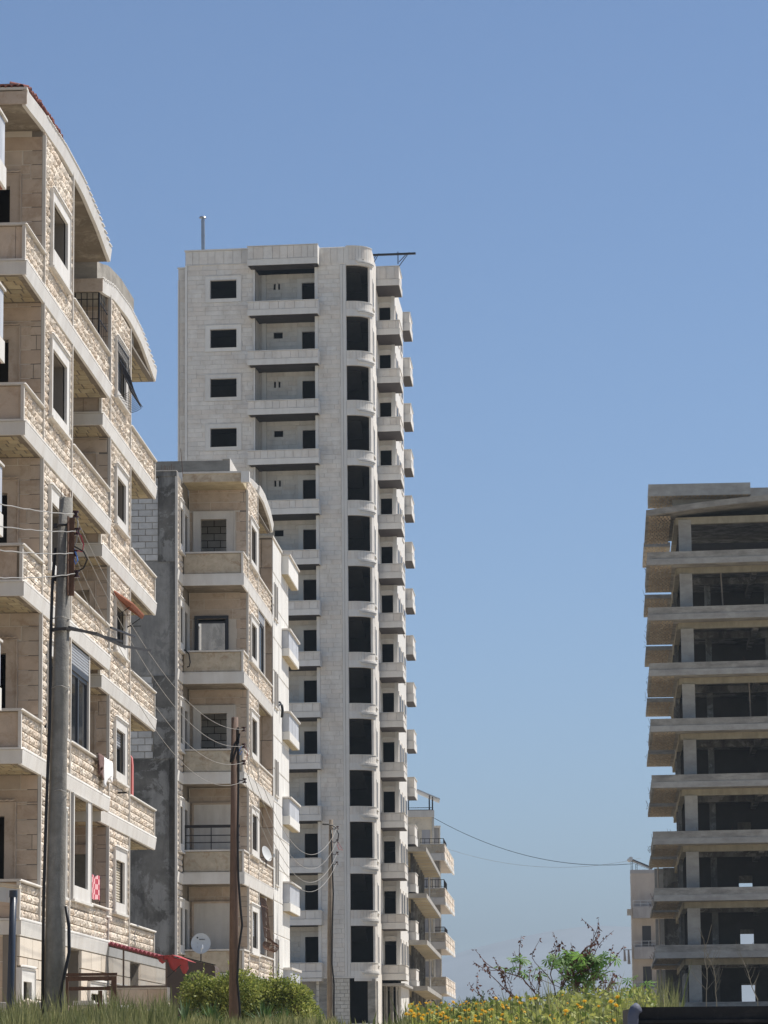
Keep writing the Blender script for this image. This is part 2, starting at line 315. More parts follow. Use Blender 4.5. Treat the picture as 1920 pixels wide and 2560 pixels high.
class Clad:
    """stone pieces of one thing: the largest 300 of a kind become parts, the rest one joined part"""
    def __init__(s, root): s.root = root; s.p = {}
    def add(s, name, m, parent, axis, c, rects, depth=0.03, rock=False, vis=1.0):
        for r in rects: s.p.setdefault((name, m), []).append((r, axis, c + (uni(-0.004, 0.004) if not rock else 0) * (1 if axis == 'x' else -1), depth, rock, parent, vis))
    def finish(s, limit=300):
        zb = s.root.location.z
        byname = {}
        for k, L in s.p.items(): byname.setdefault(k[0], []).extend([(k[1],) + q for q in L])
        for name, L in byname.items():
            L.sort(key=lambda q: -(q[1][1] - q[1][0]) * (q[1][3] - q[1][2]) * q[7])
            for m, r, axis, c, dep, rock, parent, vis in L[:limit]:
                o = D.objects.new(name, unit_mesh('rock' if rock else 'flat', axis, random.randrange(10) if rock else 0, m)); COL.objects.link(o)
                u0, u1, z0, z1 = r
                if axis == 'x': o.location = (c, u0, z0 - zb); o.scale = (dep, u1 - u0, z1 - z0)
                elif axis == 'y': o.location = (u0, c, z0 - zb); o.scale = (u1 - u0, dep, z1 - z0)
                else: o.location = (u0, z0, c - zb); o.scale = (u1 - u0, z1 - z0, dep)
                o.parent = parent
            rest = {}
            for q in L[limit:]: rest.setdefault(q[0], []).append(q)
            for m, qs in rest.items():
                mb = MB()
                for m_, r, axis, c, dep, rock, parent, vis in qs:
                    vs, fs = ROCKS[random.randrange(10)] if rock else FLAT; u0, u1, z0, z1 = r; t = rnd()
                    out = []
                    for u, n, z in vs:
                        U, Z, N = u0 + u * (u1 - u0), z0 + z * (z1 - z0), n * dep
                        out.append((c + N, U, Z) if axis == 'x' else (U, c - N, Z) if axis == 'y' else (U, Z, c - N))
                    mb.add(out, fs, t + 0.001)
                mb.build(name + '_courses', m, s.root, kind='stuff')
def rope(mb, axis, c, u0, u1, z, r=0.028, pitch=0.13):
    """twisted rope moulding: a run of slanted beads"""
    n = max(2, int((u1 - u0) / pitch)); p = (u1 - u0) / n
    for i in range(n):
        a = u0 + i * p; k = p * 0.55
        prof = [(-r, -r), (r * 0.9, -r), (r * 1.15, 0), (r * 0.9, r), (-r, r)]
        vs = []
        for du, w in ((0.0, 0.7), (p * 0.5, 1.0), (p * 0.93, 0.7)):
            for nn, zz in prof:
                U = a + du + (zz / r) * k * 0.5; N = nn * (w if nn > 0 else 1)
                vs.append((c + N, U, z + zz * w) if axis == 'x' else (U, c - N, z + zz * w))
        fs = [(0, 1, 2, 3, 4), (14, 13, 12, 11, 10)]
        for j in (0, 5):
            for q in range(5): fs.append((j + q, j + 5 + q, j + 5 + (q + 1) % 5, j + (q + 1) % 5))
        mb.add(vs, fs)
    return mb
def surround(parent, axis, c, out, inn, m='white', dep=0.055, sill=True, hood=True, name='window'):
    """stone frame round an opening with sill and rope-moulded hood; returns the part"""
    u0, u1, z0, z1 = out; a0, a1, b0, b1 = inn; mb = MB()
    def bar(q, d, p0=0.0):
        if axis == 'x': mb.box(c + p0, c + d, q[0], q[1], q[2], q[3])
        else: mb.box(q[0], q[1], c - d, c - p0, q[2], q[3])
    bar((u0, a0, z0, z1), dep); bar((a1, u1, z0, z1), dep); bar((a0, a1, b1, z1), dep)
    if z0 < b0: bar((a0, a1, z0, b0), dep + 0.003)
    e = 0.022
    bar((u0 - e, u0, z0, z1 + e), dep + 0.02); bar((u1, u1 + e, z0, z1 + e), dep + 0.02); bar((u0, u1, z1, z1 + e), dep + 0.02)
    o = mb.build(name, m, parent)
    if hood: rope(MB(), axis, c + (dep + 0.02 if axis == 'x' else -dep - 0.02), u0, u1, z1 + e + 0.03, 0.022, 0.11).build('rope_moulding', m, o)
    if sill:
        s = MB()
        if axis == 'x': s.box(c, c + dep + 0.05, u0 - 0.05, u1 + 0.05, z0 - 0.05, z0 - 0.002)
        else: s.box(u0 - 0.05, u1 + 0.05, c - dep - 0.05, c, z0 - 0.05, z0 - 0.002)
        s.build('sill', m, o)
    return o
def shutter(parent, axis, c, u0, u1, z0, z1, m='shutter', pitch=0.055, name='roller_shutter'):
    mb = MB(); n = max(1, int((z1 - z0) / pitch)); p = (z1 - z0) / n
    for i in range(n):
        a, b = z0 + i * p, z0 + (i + 1) * p - p * 0.16
        prof = [(0, a), (0.012, a + p * 0.1), (0.018, a + p * 0.42), (0.012, b - p * 0.1), (0, b), (-0.01, b), (-0.01, a)]
        if axis == 'x': mb.extr([(c + q, z) for q, z in prof], 'y', u0, u1)
        else: mb.extr([(c - q, z) for q, z in prof], 'x', u0, u1)
    return mb.build(name, m, parent)
def pane(parent, axis, c, u0, u1, z0, z1, m='glass', fr=0.045, mull=1):
    f = MB(); g = MB(); s = (u1 - u0) / mull
    def B(mb, a, b, p, q, d0, d1):
        if axis == 'x': mb.box(c + d0, c + d1, a, b, p, q)
        else: mb.box(a, b, c - d1, c - d0, p, q)
    for i in range(mull):
        a, b = u0 + i * s, u0 + (i + 1) * s
        B(f, a, a + fr, z0, z1, -0.03, 0.03); B(f, b - fr, b, z0, z1, -0.03, 0.03)
        B(f, a + fr, b - fr, z0, z0 + fr, -0.03, 0.03); B(f, a + fr, b - fr, z1 - fr, z1, -0.03, 0.03)
        B(g, a + fr, b - fr, z0 + fr, z1 - fr, -0.01, 0.0)
    o = f.build('casement', 'frame', parent); g.build('pane', m, parent if parent.parent else o); return o

# ================================================================== terrain, hills
def ground_z(x, y):
    pts = [(-60, -0.4), (0, 0.0), (20, 0.95), (35, 1.55), (50, 2.05), (62, 2.2), (105, 2.6), (160, 3.2), (210, 3.6), (260, 3.9), (500, 4.0), (1e6, 4.0)]
    for (a, b), (c, d) in zip(pts, pts[1:]):
        if y <= c:
            t = max(0, min(1, (y - a) / (c - a))); t = t if c > 900 else t
            return b + (d - b) * t
    return 4.0
gm = MB(); ys = [-200, -60, -20, 0] + [4 * i for i in range(1, 30)] + [130, 150, 170, 190, 210, 230, 260, 300, 400, 600, 1000, 2000, 4000, 7000, 9800]
xs = [-9000, -2500, -600, -150, -60, -30] + [-20 + 2 * i for i in range(31)] + [60, 90, 150, 600, 2500, 9000]
for y in ys:
    for x in xs:
        b = 0.08 * noise.noise((x * 0.21, y * 0.17, 0.0)) if 5 < y < 130 and abs(x) < 60 else 0
        gm.v.append((x, y, ground_z(x, y) + b)); gm.t.append(0.0)
w = len(xs)
for j in range(len(ys) - 1):
    for i in range(w - 1): a = j * w + i; gm.f.append((a, a + 1, a + w + 1, a + w))
tag(gm.build('ground', 'ground', smooth=True), kind='structure')

def ridge(name, Y, prof, depth):
    """a hill: crest profile (x, height) with slopes down to the plain on both sides"""
    mb = MB(); n = len(prof); rows = [(-depth, 0.0), (-depth * 0.6, 0.35), (-depth * 0.25, 0.78), (0, 1.0), (depth * 0.5, 0.5), (depth, 0.0)]
    for dy, k in rows:
        for x, h in prof:
            j = noise.noise((x * 0.004, dy * 0.004, 3.0)) * h * 0.10 * (k > 0)
            mb.v.append((x, Y + dy, 3.0 + h * k + j)); mb.t.append(0.0)
    for j in range(len(rows) - 1):
        for i in range(n - 1): a = j * n + i; mb.f.append((a, a + 1, a + n + 1, a + n))
    return tag(mb.build(name, 'hill', smooth=True), kind='structure')
def crest(x0, x1, n, fn): return [(x0 + (x1 - x0) * i / n, fn(x0 + (x1 - x0) * i / n)) for i in range(n + 1)]
MY = 8000.0
def mtn(x):
    px = x / MY * 8500 + 960
    pts = [(-3000, 60), (600, 110), (1080, 165), (1250, 212), (1400, 240), (1560, 232), (1800, 215), (2600, 150), (5000, 60)]
    for (a, b), (c, d) in zip(pts, pts[1:]):
        if px <= c: return 1.333 * (b + (d - b) * max(0, (px - a) / (c - a))) + 9 * noise.noise((x * 0.004, 0, 0)) + 4 * noise.noise((x * 0.013, 1, 0))
    return 60
ridge('mountain', MY, crest(-4300, 4300, 90, mtn), 1500)
def knoll(x): return 13.5 * math.exp(-((x + 4) / 22.0) ** 2) + 3.0 * math.exp(-((x - 30) / 50.0) ** 2)
ridge('hill', 900, crest(-120, 120, 40, lambda x: 1.0 * knoll(x - 19 + 10)), 60)

# ================================================================== front-left apartment block (L1) and its neighbour (L2)
LX, LY = -6.717, 62.2
GZ = 2.1
L1 = thing('apartment_building', (LX, LY, GZ), 2.96, 'rough beige stone apartment block, nearest on the left, with red clay roof tiles', 'building')
c1 = Clad(L1)
ZB = [4.24, 7.35, 10.45, 13.47, 16.53]; PT = [4.98, 8.10, 11.17, 14.20, 17.26]
WIN = [(17.58, 18.55), (14.38, 15.57), (11.32, 12.50), (8.34, 9.48), (5.14, 6.36)]; WOUT = [(17.2, 18.75), (14.18, 15.79), (11.12, 12.79), (8.05, 9.72), (4.9, 6.62)]
wy0, wy1 = 2.40, 6.30
holes = [(3.42, 5.30, a, b) for a, b in WIN]
# side wall
wall = solid(MB(), 'x', -0.03, 0.20, (wy0, wy1, 4.24, 19.75), holes).build('wall', 'mortar_d', L1)
frames = [(3.2, 5.62, a, b) for a, b in WOUT]
bandh = [(wy0, wy1, z - 0.30, z + 0.04) for z in ZB]
for fl in range(5):
    lo, hi = ZB[fl] + 0.03, (ZB[fl + 1] - 0.29 if fl < 4 else 19.72)
    c1.add('stone', 'rock', wall, 'x', -0.03, courses((wy0 + 0.07, wy1 - 0.07, lo, hi), frames, 0.178, 0.42, 0.018), 0.062, True, 1.2 if fl else 1.0)
MB().box(-0.03, 0.035, wy0, wy0 + 0.06, 4.24, 19.62).box(-0.03, 0.035, wy1 - 0.07, wy1, 4.24, 19.9).each('corner_trim', 'white_w', wall)
for fl in range(5):
    o = surround(L1, 'x', 0.0, (3.2, 5.62) + WOUT[4 - fl], (3.42, 5.30) + WIN[4 - fl], 'white')
    if fl == 1: pane(o, 'x', -0.14, 3.42, 5.30, WIN[3][0], WIN[3][1], 'glass', 0.05, 2)
# rooms behind
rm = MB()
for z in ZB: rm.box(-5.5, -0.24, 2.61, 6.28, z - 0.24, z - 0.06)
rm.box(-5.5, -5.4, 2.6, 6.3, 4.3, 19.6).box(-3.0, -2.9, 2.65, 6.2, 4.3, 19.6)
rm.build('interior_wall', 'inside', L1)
# loggia back wall, facing the road
doors = [(-1.30, -0.655, z + 0.06, z + 2.06) for z in ZB]
bw = solid(MB(), 'y', 2.40, 0.2, (-5.5, -0.24, 4.2, 19.75), doors).build('wall', 'mortar', L1)
dfr = [(-1.52, -0.44, z, z + 2.32) for z in ZB]
c1.add('stone_panel', 'beige', bw, 'y', 2.40, courses((-2.2, -0.03, 4.24, 19.6), dfr + [(-6, 0, z - 0.26, z) for z in ZB], 0.287, 1.5, 0.012), 0.007)
for z in ZB:
    d = surround(L1, 'y', 2.38, (-1.50, -0.46, z, z + 2.30), (-1.30, -0.655, z, z + 2.06), 'beige', 0.05, False, False, 'door_frame')
    rope(MB(), 'y', 2.31, -1.50, -0.46, z + 2.35, 0.02, 0.11).build('rope_moulding', 'beige', d)
bx('interior_partition', 'inside', L1, -5.4, -0.3, 5.75, 5.85, 4.2, 19.6)
# balconies: the front loggia and the side loggia share one slab per floor
for i, (z, pt) in enumerate(zip(ZB, PT)):
    s = MB().box(-5.5, -0.02, 0.02, 2.39, z - 0.26, z - 0.02).box(-2.2, -0.02, 6.31, 12.05, z - 0.26, z - 0.02).box(-5.5, -0.245, 2.39, 6.31, z - 0.27, z - 0.03)
    s.box(-0.15, -0.035, 0.12, 2.39, z - 0.02, pt - 0.05).box(-5.5, -0.035, 0.03, 0.12, z - 0.02, pt - 0.05)
    y1 = 12.05
    s.box(-0.15, -0.035, 6.31, y1, z - 0.02, pt - 0.05)
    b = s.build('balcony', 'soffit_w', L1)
    bd = MB()
    bd.extr([(-0.02, z - 0.285), (0.028, z - 0.275), (0.062, z - 0.03), (0.062, z - 0.01), (-0.02, z - 0.01)], 'y', -0.04, 12.07)
    bd.box(-5.5, 0.06, -0.045, 0.018, z - 0.265, z - 0.012)
    bd.build('fascia_band', 'white', b)
    r = rope(MB(), 'x', 0.045, -0.02, 12.08, z + 0.018, 0.027, 0.125); r.box(-5.5, 0.04, -0.075, 0.02, z - 0.008, z + 0.03); r.build('rope_moulding', 'white', b)
    cp = MB().box(-0.19, 0.05, 0.19, 2.40, pt - 0.048, pt).box(-5.5, 0.05, -0.05, 0.19, pt - 0.048, pt + 0.001)
    cr_ = rope(MB(), 'x', 0.05, -0.05, 2.40, pt - 0.025, 0.02, 0.12)
    ya_ = 6.31 if i > 0 else 9.36
    cp.box(-0.19, 0.05, ya_, y1, pt - 0.048, pt); rope(cr_, 'x', 0.05, ya_, y1, pt - 0.025, 0.02, 0.12)
    cp.each('coping', 'white_w', b); cr_.build('rope_edge', 'white_w', b, kind='stuff')
    bx('corner_trim', 'white_w', b, -0.03, 0.03, -0.035, 0.07, z + 0.03, pt - 0.05)
    c1.add('stone', 'rock', b, 'x', -0.035, courses((0.08, 2.39, z + 0.045, pt - 0.055), [], 0.172, 0.42, 0.018), 0.062, True, 1.5)
    c1.add('stone', 'rock', b, 'x', -0.035, courses((6.31, y1 - 0.03, z + 0.045, pt - 0.055), [], 0.172, 0.42, 0.018), 0.062, True, 1.2)
    c1.add('stone_panel', 'beige', b, 'y', 0.03, courses((-1.6, -0.03, z + 0.035, pt - 0.055), [], 0.63, 0.55, 0.008), 0.007)
    # soffit blocks
    c1.add('soffit_tile', 'hourdis', b, 'z', z - 0.262, courses((-1.2, -0.12, 0.15, 2.3), [], 0.36, 0.26, 0.035), 0.010)
    c1.add('soffit_tile', 'hourdis', b, 'z', z - 0.262, courses((-1.5, -0.12, 6.5, 11.9), [], 0.50, 0.28, 0.04), 0.010)
# enclosed parts of the side loggia
o = MB().box(-0.13, -0.02, 6.32, 6.62, 8.10, 10.16).box(-0.13, -0.02, 9.26, 9.40, 8.10, 10.16).build('loggia_enclosure', 'white_w', L1)
shutter(o, 'x', -0.045, 6.64, 9.25, 9.72, 10.15, 'shutter', 0.06)
bx('shutter_box', 'frame', o, -0.10, -0.03, 6.64, 9.25, 9.60, 9.715)
pane(o, 'x', -0.09, 6.64, 9.25, 8.12, 9.60, 'glass', 0.07, 2)
surround(L1, 'x', -0.02, (6.66, 9.30, 4.94, 7.06), (6.90, 8.86, 5.22, 7.04), 'white', 0.05, True, False)
bx('loggia_room_wall', 'inside', L1, -0.9, -0.8, 6.7, 9.2, 5.0, 7.0)
# ground storey
gh = [(0.3, 1.25, 2.5, 3.14), (6.15, 7.95, 2.1, 3.93), (9.25, 11.2, 2.5, 3.10)]
gw = solid(MB(), 'x', -0.03, 0.25, (0.0, 12.0, 2.1, 3.97), gh).build('wall', 'mortar_d', L1)
c1.add('cream_panel', 'cream', gw, 'x', -0.03, courses((0.06, 12.0, 2.1, 3.95), [(-0.0, 1.75, 2.1, 3.42), (6.1, 8.0, 2.0, 4), (8.98, 11.42, 2.0, 3.36)], 0.36, 1.7), 0.05, False, 2)
c1.add('cream_panel', 'cream', gw, 'x', -0.03, courses((1.3, 1.72, 2.1, 3.40), [], 0.3, 0.5), 0.05)
for a, b, z in ((0.0, 1.62, 3.36), (8.98, 11.4, 3.32)):
    o = surround(L1, 'x', -0.03, (a, b, 2.1, z), (a + 0.3, b - 0.36, 2.2, z - 0.22), 'white', 0.09, False, True)
    g = MB(); yy = a + 0.36
    while yy < b - 0.4: g.box(-0.06, -0.045, yy, yy + 0.02, 2.2, z - 0.22); yy += 0.14
    g.build('window_bars', 'iron', o)
bx('interior_partition', 'beige', L1, -1.2, -0.5, 8.2, 8.3, 2.1, 3.95)
bx('interior_partition', 'inside', L1, -1.4, -1.3, 0.2, 12, 2.1, 3.95)
fw = bx('wall', 'mortar', L1, -5.5, -0.035, 0.02, 0.2, 2.1, 3.97)
c1.add('stone_panel', 'beige', fw, 'y', 0.02, courses((-1.3, -0.02, 2.1, 3.95), [], 0.45, 1.5, 0.012), 0.007)
# eave: shallow arch along the side
def arch(pts, y):
    for (a, b), (c, d) in zip(pts, pts[1:]):
        if y <= c: t = (y - a) / (c - a); return b + (d - b) * (t * t * (3 - 2 * t) * 0.35 + t * 0.65)
    return pts[-1][1]
def eave(parent, x0, x1, pts, th, ya, yb, m='white', n=20):
    mb = MB(); Y = [ya + (yb - ya) * i / n for i in range(n + 1)]
    sb = MB()
    for y in Y:
        z = arch(pts, y); sb.v += [(x0, y, z - th + 0.012), (x1 - 0.07, y, z - th + 0.012), (x1 - 0.07, y, z - 0.03), (x0, y, z - 0.03)]; sb.t += [0.0] * 4
    for i in range(n):
        for k in range(4): a = 4 * i; sb.f.append((a + k, a + 4 + k, a + 4 + (k + 1) % 4, a + (k + 1) % 4))
    sb.f += [(0, 1, 2, 3), (4 * n + 3, 4 * n + 2, 4 * n + 1, 4 * n)]
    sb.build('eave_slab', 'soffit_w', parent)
    x0 = x1 - 0.069
    for y in Y:
        z = arch(pts, y); mb.v += [(x0, y, z - th), (x1, y, z - th + 0.01), (x1 + 0.035, y, z - 0.02), (x1 + 0.035, y, z), (x0, y, z)]; mb.t += [0.0] * 5
    for i in range(n):
        for k in range(5): a = 5 * i; mb.f.append((a + k, a + 5 + k, a + 5 + (k + 1) % 5, a + (k + 1) % 5))
    mb.f += [(0, 1, 2, 3, 4), (5 * n + 4, 5 * n + 3, 5 * n + 2, 5 * n + 1, 5 * n)]
    return mb.build('eave', m, parent)
EP = [(-0.1, 19.82), (2.4, 20.0), (5.0, 20.11), (7.6, 20.10), (9.7, 19.95), (12.05, 19.66)]
ev = eave(L1, -2.6, 0.02, EP, 0.30, -0.04, 12.03, 'white')
rp = MB()
for i in range(24): a = 2.4 + i * 0.4; rope(rp, 'x', 0.055, a, a + 0.4, arch(EP, a + 0.2) + 0.012, 0.02, 0.13)
rp.build('rope_moulding', 'white', ev)
bx('eave_front', 'beige', ev, -2.6, 0.045, -0.075, -0.045, 19.55, 19.80)
bx('eave_cap', 'white_w', ev, -2.6, 0.05, -0.10, 0.15, 19.825, 19.875)
def clay_tile(parent, m, p, ax, L=0.34, r=0.062, tilt=0.0):
    """half-barrel clay tile: axis along ax ('x' or 'y')"""
    mb = MB(); n = 6
    for j, (t, rr, dz) in enumerate(((0, r, 0), (1, r * 0.86, tilt))):
        for k in range(n + 1):
            a = math.pi * k / n; q = rr * math.cos(a); h = rr * math.sin(a) + dz
            mb.v.append((p[0] + L * t, p[1] + q, p[2] + h) if ax == 'x' else (p[0] + q, p[1] + L * t, p[2] + h)); mb.t.append(0.0)
        for k in range(n + 1):
            a = math.pi * k / n; q = (rr - 0.014) * math.cos(a); h = (rr - 0.014) * math.sin(a) + dz
            mb.v.append((p[0] + L * t, p[1] + q, p[2] + h) if ax == 'x' else (p[0] + q, p[1] + L * t, p[2] + h)); mb.t.append(0.0)
    N = n + 1
    for k in range(n): mb.f += [(k, k + 1, 2 * N + k + 1, 2 * N + k), (N + k, 3 * N + k, 3 * N + k + 1, N + k + 1), (k, N + k, N + k + 1, k + 1)]
    return mb.build('roof_tile', m, parent)
for i in range(8): clay_tile(ev, 'tile', (-0.06 - 0.118 * i, -0.12, 19.865 + uni(-0.008, 0.008)), 'y', 0.36, 0.064, 0.03)
for i in range(21):
    y = 0.22 + i * 0.205
    for j in range(2):
        clay_tile(ev, 'tile', (0.075 - 0.05 * j + uni(-0.02, 0.02), y + (0.1 if j else 0) + uni(-0.02, 0.02), arch(EP, y) + 0.012 + 0.085 * j + uni(-0.01, 0.02)), 'x', -0.36, 0.088, 0.10)
bx('tile_bed', 'conc', ev, -2.0, -0.14, 0.1, 4.45, 19.80, 20.0)
c1.finish()
# far side and back of the block
MB().box(-5.6, -5.5, 0.02, 12.03, 2.1, 19.7).box(-5.5, -2.3, 11.85, 12.03, 2.1, 19.7).box(-5.5, -2.2, 6.35, 6.5, 4.0, 19.7).box(-2.3, -2.2, 6.5, 11.85, 2.1, 19.7).build('rear_wall', 'render', L1)
bx('roof_slab', 'conc', L1, -5.6, -2.62, 0.1, 11.9, 19.5, 19.62)

L2 = thing('apartment_building', (LX, LY, GZ), 2.96, 'rough beige stone apartment block with bulging iron window grille, behind the nearest block', 'building')
c2 = Clad(L2); X2 = -0.2
ZB2 = [4.16, 7.14, 10.08, 12.99, 15.94]; PT2 = [4.88, 7.87, 10.80, 13.71, 16.66]
W2 = [(16.97, 17.90), (14.05, 14.98), (11.12, 12.0), (8.2, 9.17), (5.25, 6.2)]; W2O = [(16.80, 18.19), (13.84, 15.2), (10.93, 12.2), (8.0, 9.38), (5.02, 6.45)]
a0, a1 = 13.6, 17.3
wl = solid(MB(), 'x', X2 - 0.03, 0.2, (a0, a1, 2.1, 19.0), [(14.68, 16.20, p, q) for p, q in W2]).build('wall', 'mortar_d', L2)
for i in range(5):
    lo, hi = (ZB2[i] + 0.03 if i else 2.1), (ZB2[i + 1] - 0.28 if i < 4 else 18.98)
    c2.add('stone', 'rock', wl, 'x', X2 - 0.03, courses((a0 + 0.07, a1 - 0.06, lo, hi), [(14.47, 16.55, p, q) for p, q in W2O], 0.178, 0.42, 0.018), 0.062, True)
MB().box(X2 - 0.03, X2 + 0.035, a0, a0 + 0.07, 4.2, 18.98).box(X2 - 0.03, X2 + 0.035, a1 - 0.06, a1, 4.2, 18.98).each('corner_trim', 'white_w', wl)
wins2 = []
for i in range(5): wins2.append(surround(L2, 'x', X2, (14.47, 16.55) + W2O[i], (14.68, 16.20) + W2[i], 'white'))
shutter(wins2[3], 'x', X2 - 0.07, 14.68, 16.20, 8.85, 9.17, 'shutter'); pane(wins2[3], 'x', X2 - 0.1, 14.68, 16.2, 8.2, 8.85, 'glass', 0.05, 2)
shutter(wins2[4], 'x', X2 - 0.07, 14.68, 16.20, 5.3, 6.2, 'shutter_b', 0.06)
pane(wins2[2], 'x', X2 - 0.1, 14.68, 16.2, 11.12, 12.0, 'glass', 0.05, 2)
shutter(wins2[0], 'x', X2 - 0.08, 14.68, 16.2, 16.97, 17.9, 'frame', 0.075)
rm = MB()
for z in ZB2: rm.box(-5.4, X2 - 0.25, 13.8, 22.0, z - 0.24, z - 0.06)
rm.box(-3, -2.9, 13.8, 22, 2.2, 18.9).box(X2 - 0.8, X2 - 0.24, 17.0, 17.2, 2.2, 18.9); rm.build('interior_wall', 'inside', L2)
fr2 = [(-1.5, -0.62, z + 0.05, z + 2.1) for z in ZB2]
fw = solid(MB(), 'y', 13.6, 0.2, (-5.4, X2 - 0.23, 2.1, 19.0), fr2).build('wall', 'mortar', L2)
c2.add('stone_panel', 'beige', fw, 'y', 13.6, courses((-1.9, X2 - 0.03, 2.2, 18.9), [(-1.7, -0.48, z, z + 2.3) for z in ZB2] + [(-6, 1, z - 0.28, z + 0.0) for z in ZB2], 0.30, 1.5, 0.012), 0.007)
for z in ZB2:
    d = surround(L2, 'y', 13.58, (-1.7, -0.50, z, z + 2.28), (-1.5, -0.62, z, z + 2.1), 'beige', 0.05, False, False, 'door_frame')
for i, (z, pt) in enumerate(zip(ZB2, PT2)):
    s = MB().box(-5.4, X2 - 0.02, 12.13, 13.59, z - 0.26, z - 0.02).box(-5.4, X2 - 0.02, 17.31, 22.2, z - 0.26, z - 0.02).box(-5.4, X2 - 0.245, 13.59, 17.31, z - 0.27, z - 0.03)
    s.box(X2 - 0.15, X2 - 0.035, 12.26, 13.59, z - 0.02, pt - 0.05).box(-5.4, X2 - 0.035, 12.14, 12.26, z - 0.02, pt - 0.05).box(X2 - 0.15, X2 - 0.035, 17.31, 22.18, z - 0.02, pt - 0.05)
    b = s.build('balcony', 'soffit_w', L2)
    bd = MB().extr([(X2 - 0.02, z - 0.275), (X2 + 0.028, z - 0.265), (X2 + 0.062, z - 0.03), (X2 + 0.062, z - 0.01), (X2 - 0.02, z - 0.01)], 'y', 12.08, 22.22)
    bd.box(-5.4, X2 + 0.06, 12.075, 12.128, z - 0.265, z - 0.012); bd.build('fascia_band', 'white', b)
    rope(MB(), 'x', X2 + 0.045, 12.1, 22.22, z + 0.018, 0.027, 0.13).box(-5.4, X2 + 0.04, 12.05, 12.14, z - 0.008, z + 0.03).build('rope_moulding', 'white', b)
    cp = MB().box(X2 - 0.19, X2 + 0.05, 12.30, 13.6, pt - 0.048, pt).box(-5.4, X2 + 0.05, 12.09, 12.3, pt - 0.048, pt + .001).box(X2 - 0.19, X2 + 0.05, 17.31, 22.24, pt - 0.048, pt)
    cp.each('coping', 'white_w', b); cr_ = rope(MB(), 'x', X2 + 0.05, 12.1, 13.6, pt - 0.025, 0.02, 0.13); rope(cr_, 'x', X2 + 0.05, 17.3, 22.24, pt - 0.025, 0.02, 0.13).build('rope_edge', 'white_w', b, kind='stuff')
    MB().box(X2 - 0.03, X2 + 0.03, 12.10, 12.2, z + 0.03, pt - 0.05).box(X2 - 0.03, X2 + 0.03, 22.12, 22.2, z + 0.03, pt - 0.05).each('corner_trim', 'white_w', b)
    for u0, u1 in ((12.21, 13.59), (17.31, 22.1)):
        c2.add('stone', 'rock', b, 'x', X2 - 0.035, courses((u0, u1, z + 0.045, pt - 0.055), [], 0.172, 0.42, 0.018), 0.062, True)
    c2.add('stone_panel', 'beige', b, 'y', 12.14, courses((-1.6, X2 - 0.03, z + 0.035, pt - 0.055), [], 0.63, 0.55, 0.008), 0.007)
    c2.add('soffit_tile', 'hourdis', b, 'z', z - 0.262, courses((-1.2, X2 - 0.12, 12.3, 13.5), [], 0.36, 0.26, 0.035), 0.010)
    c2.add('soffit_tile', 'hourdis', b, 'z', z - 0.262, courses((-1.2, X2 - 0.12, 17.5, 22.05), [], 0.50, 0.28, 0.04), 0.010)
EP2 = [(11.9, 18.98), (14.4, 19.30), (17.0, 19.42), (19.2, 19.36), (22.2, 18.98)]
e2 = eave(L2, -2.4, X2 + 0.02, EP2, 0.30, 12.08, 22.22, 'white')
rp = MB()
for i in range(25): a = 12.1 + i * 0.4; rope(rp, 'x', X2 + 0.05, a, a + 0.4, arch(EP2, a + 0.2) + 0.012, 0.02, 0.13)
rp.build('rope_moulding', 'white', e2)
MB().box(-2.4, X2 + 0.05, 12.04, 12.075, 18.70, 19.0).build('eave_front', 'beige', e2)
c2.add('soffit_tile', 'hourdis', e2, 'z', 18.66, courses((-1.2, X2 - 0.12, 17.5, 22.0), [], 0.50, 0.28, 0.04), 0.010)
MB().box(-3.0, X2 - 0.02, 17.3, 22.1, 18.66, 18.72).build('soffit', 'mortar_d', e2)
PP = [(11.5, 19.3), (12.6, 19.5), (14.4, 19.82), (16.5, 20.0), (18.7, 20.04)]
pp = MB(); n = 14
for i in range(n + 1):
    y = 12.2 + (18.75 - 12.2) * i / n; z = arch(PP, y); pp.v += [(-2.2, y, 18.7), (X2 - 0.10, y, 18.7), (X2 - 0.10, y, z), (-2.2, y, z)]; pp.t += [0.0] * 4
for i in range(n):
    for k in range(4): a = 4 * i; pp.f.append((a + k, a + 4 + k, a + 4 + (k + 1) % 4, a + (k + 1) % 4))
pp.f += [(0, 1, 2, 3), (4 * n + 3, 4 * n + 2, 4 * n + 1, 4 * n)]
pp.build('roof_parapet', 'conc', L2)
MB().box(-5.5, -5.4, 12.15, 22.2, 2.1, 19.0).box(-5.4, -1.5, 22.0, 22.15, 2.1, 19.0).build('rear_wall', 'render', L2)
bx('roof_slab', 'conc', L2, -5.4, X2 - 0.1, 12.2, 22.1, 18.72, 18.8)
# iron grille across the top loggia
g = MB()
for x in [X2 - 0.06 - 0.13 * k for k in range(9)]: g.box(x - 0.009, x + 0.009, 12.18, 12.198, 16.66, 18.70)
for z in (16.9, 17.5, 18.1, 18.55): g.box(-1.4, X2 - 0.04, 12.2, 12.212, z, z + 0.02)
g.box(X2 - 0.07, X2 - 0.03, 12.15, 12.19, 16.6, 18.7)
for y in (12.6, 13.0, 13.35): g.box(X2 - 0.055, X2 - 0.045, y, y + 0.02, 16.66, 18.85)
for z in (17.1, 17.6, 18.1, 18.5): g.box(X2 - 0.06, X2 - 0.04, 12.2, 13.58, z, z + 0.02)
g.build('loggia_grille', 'iron', L2)
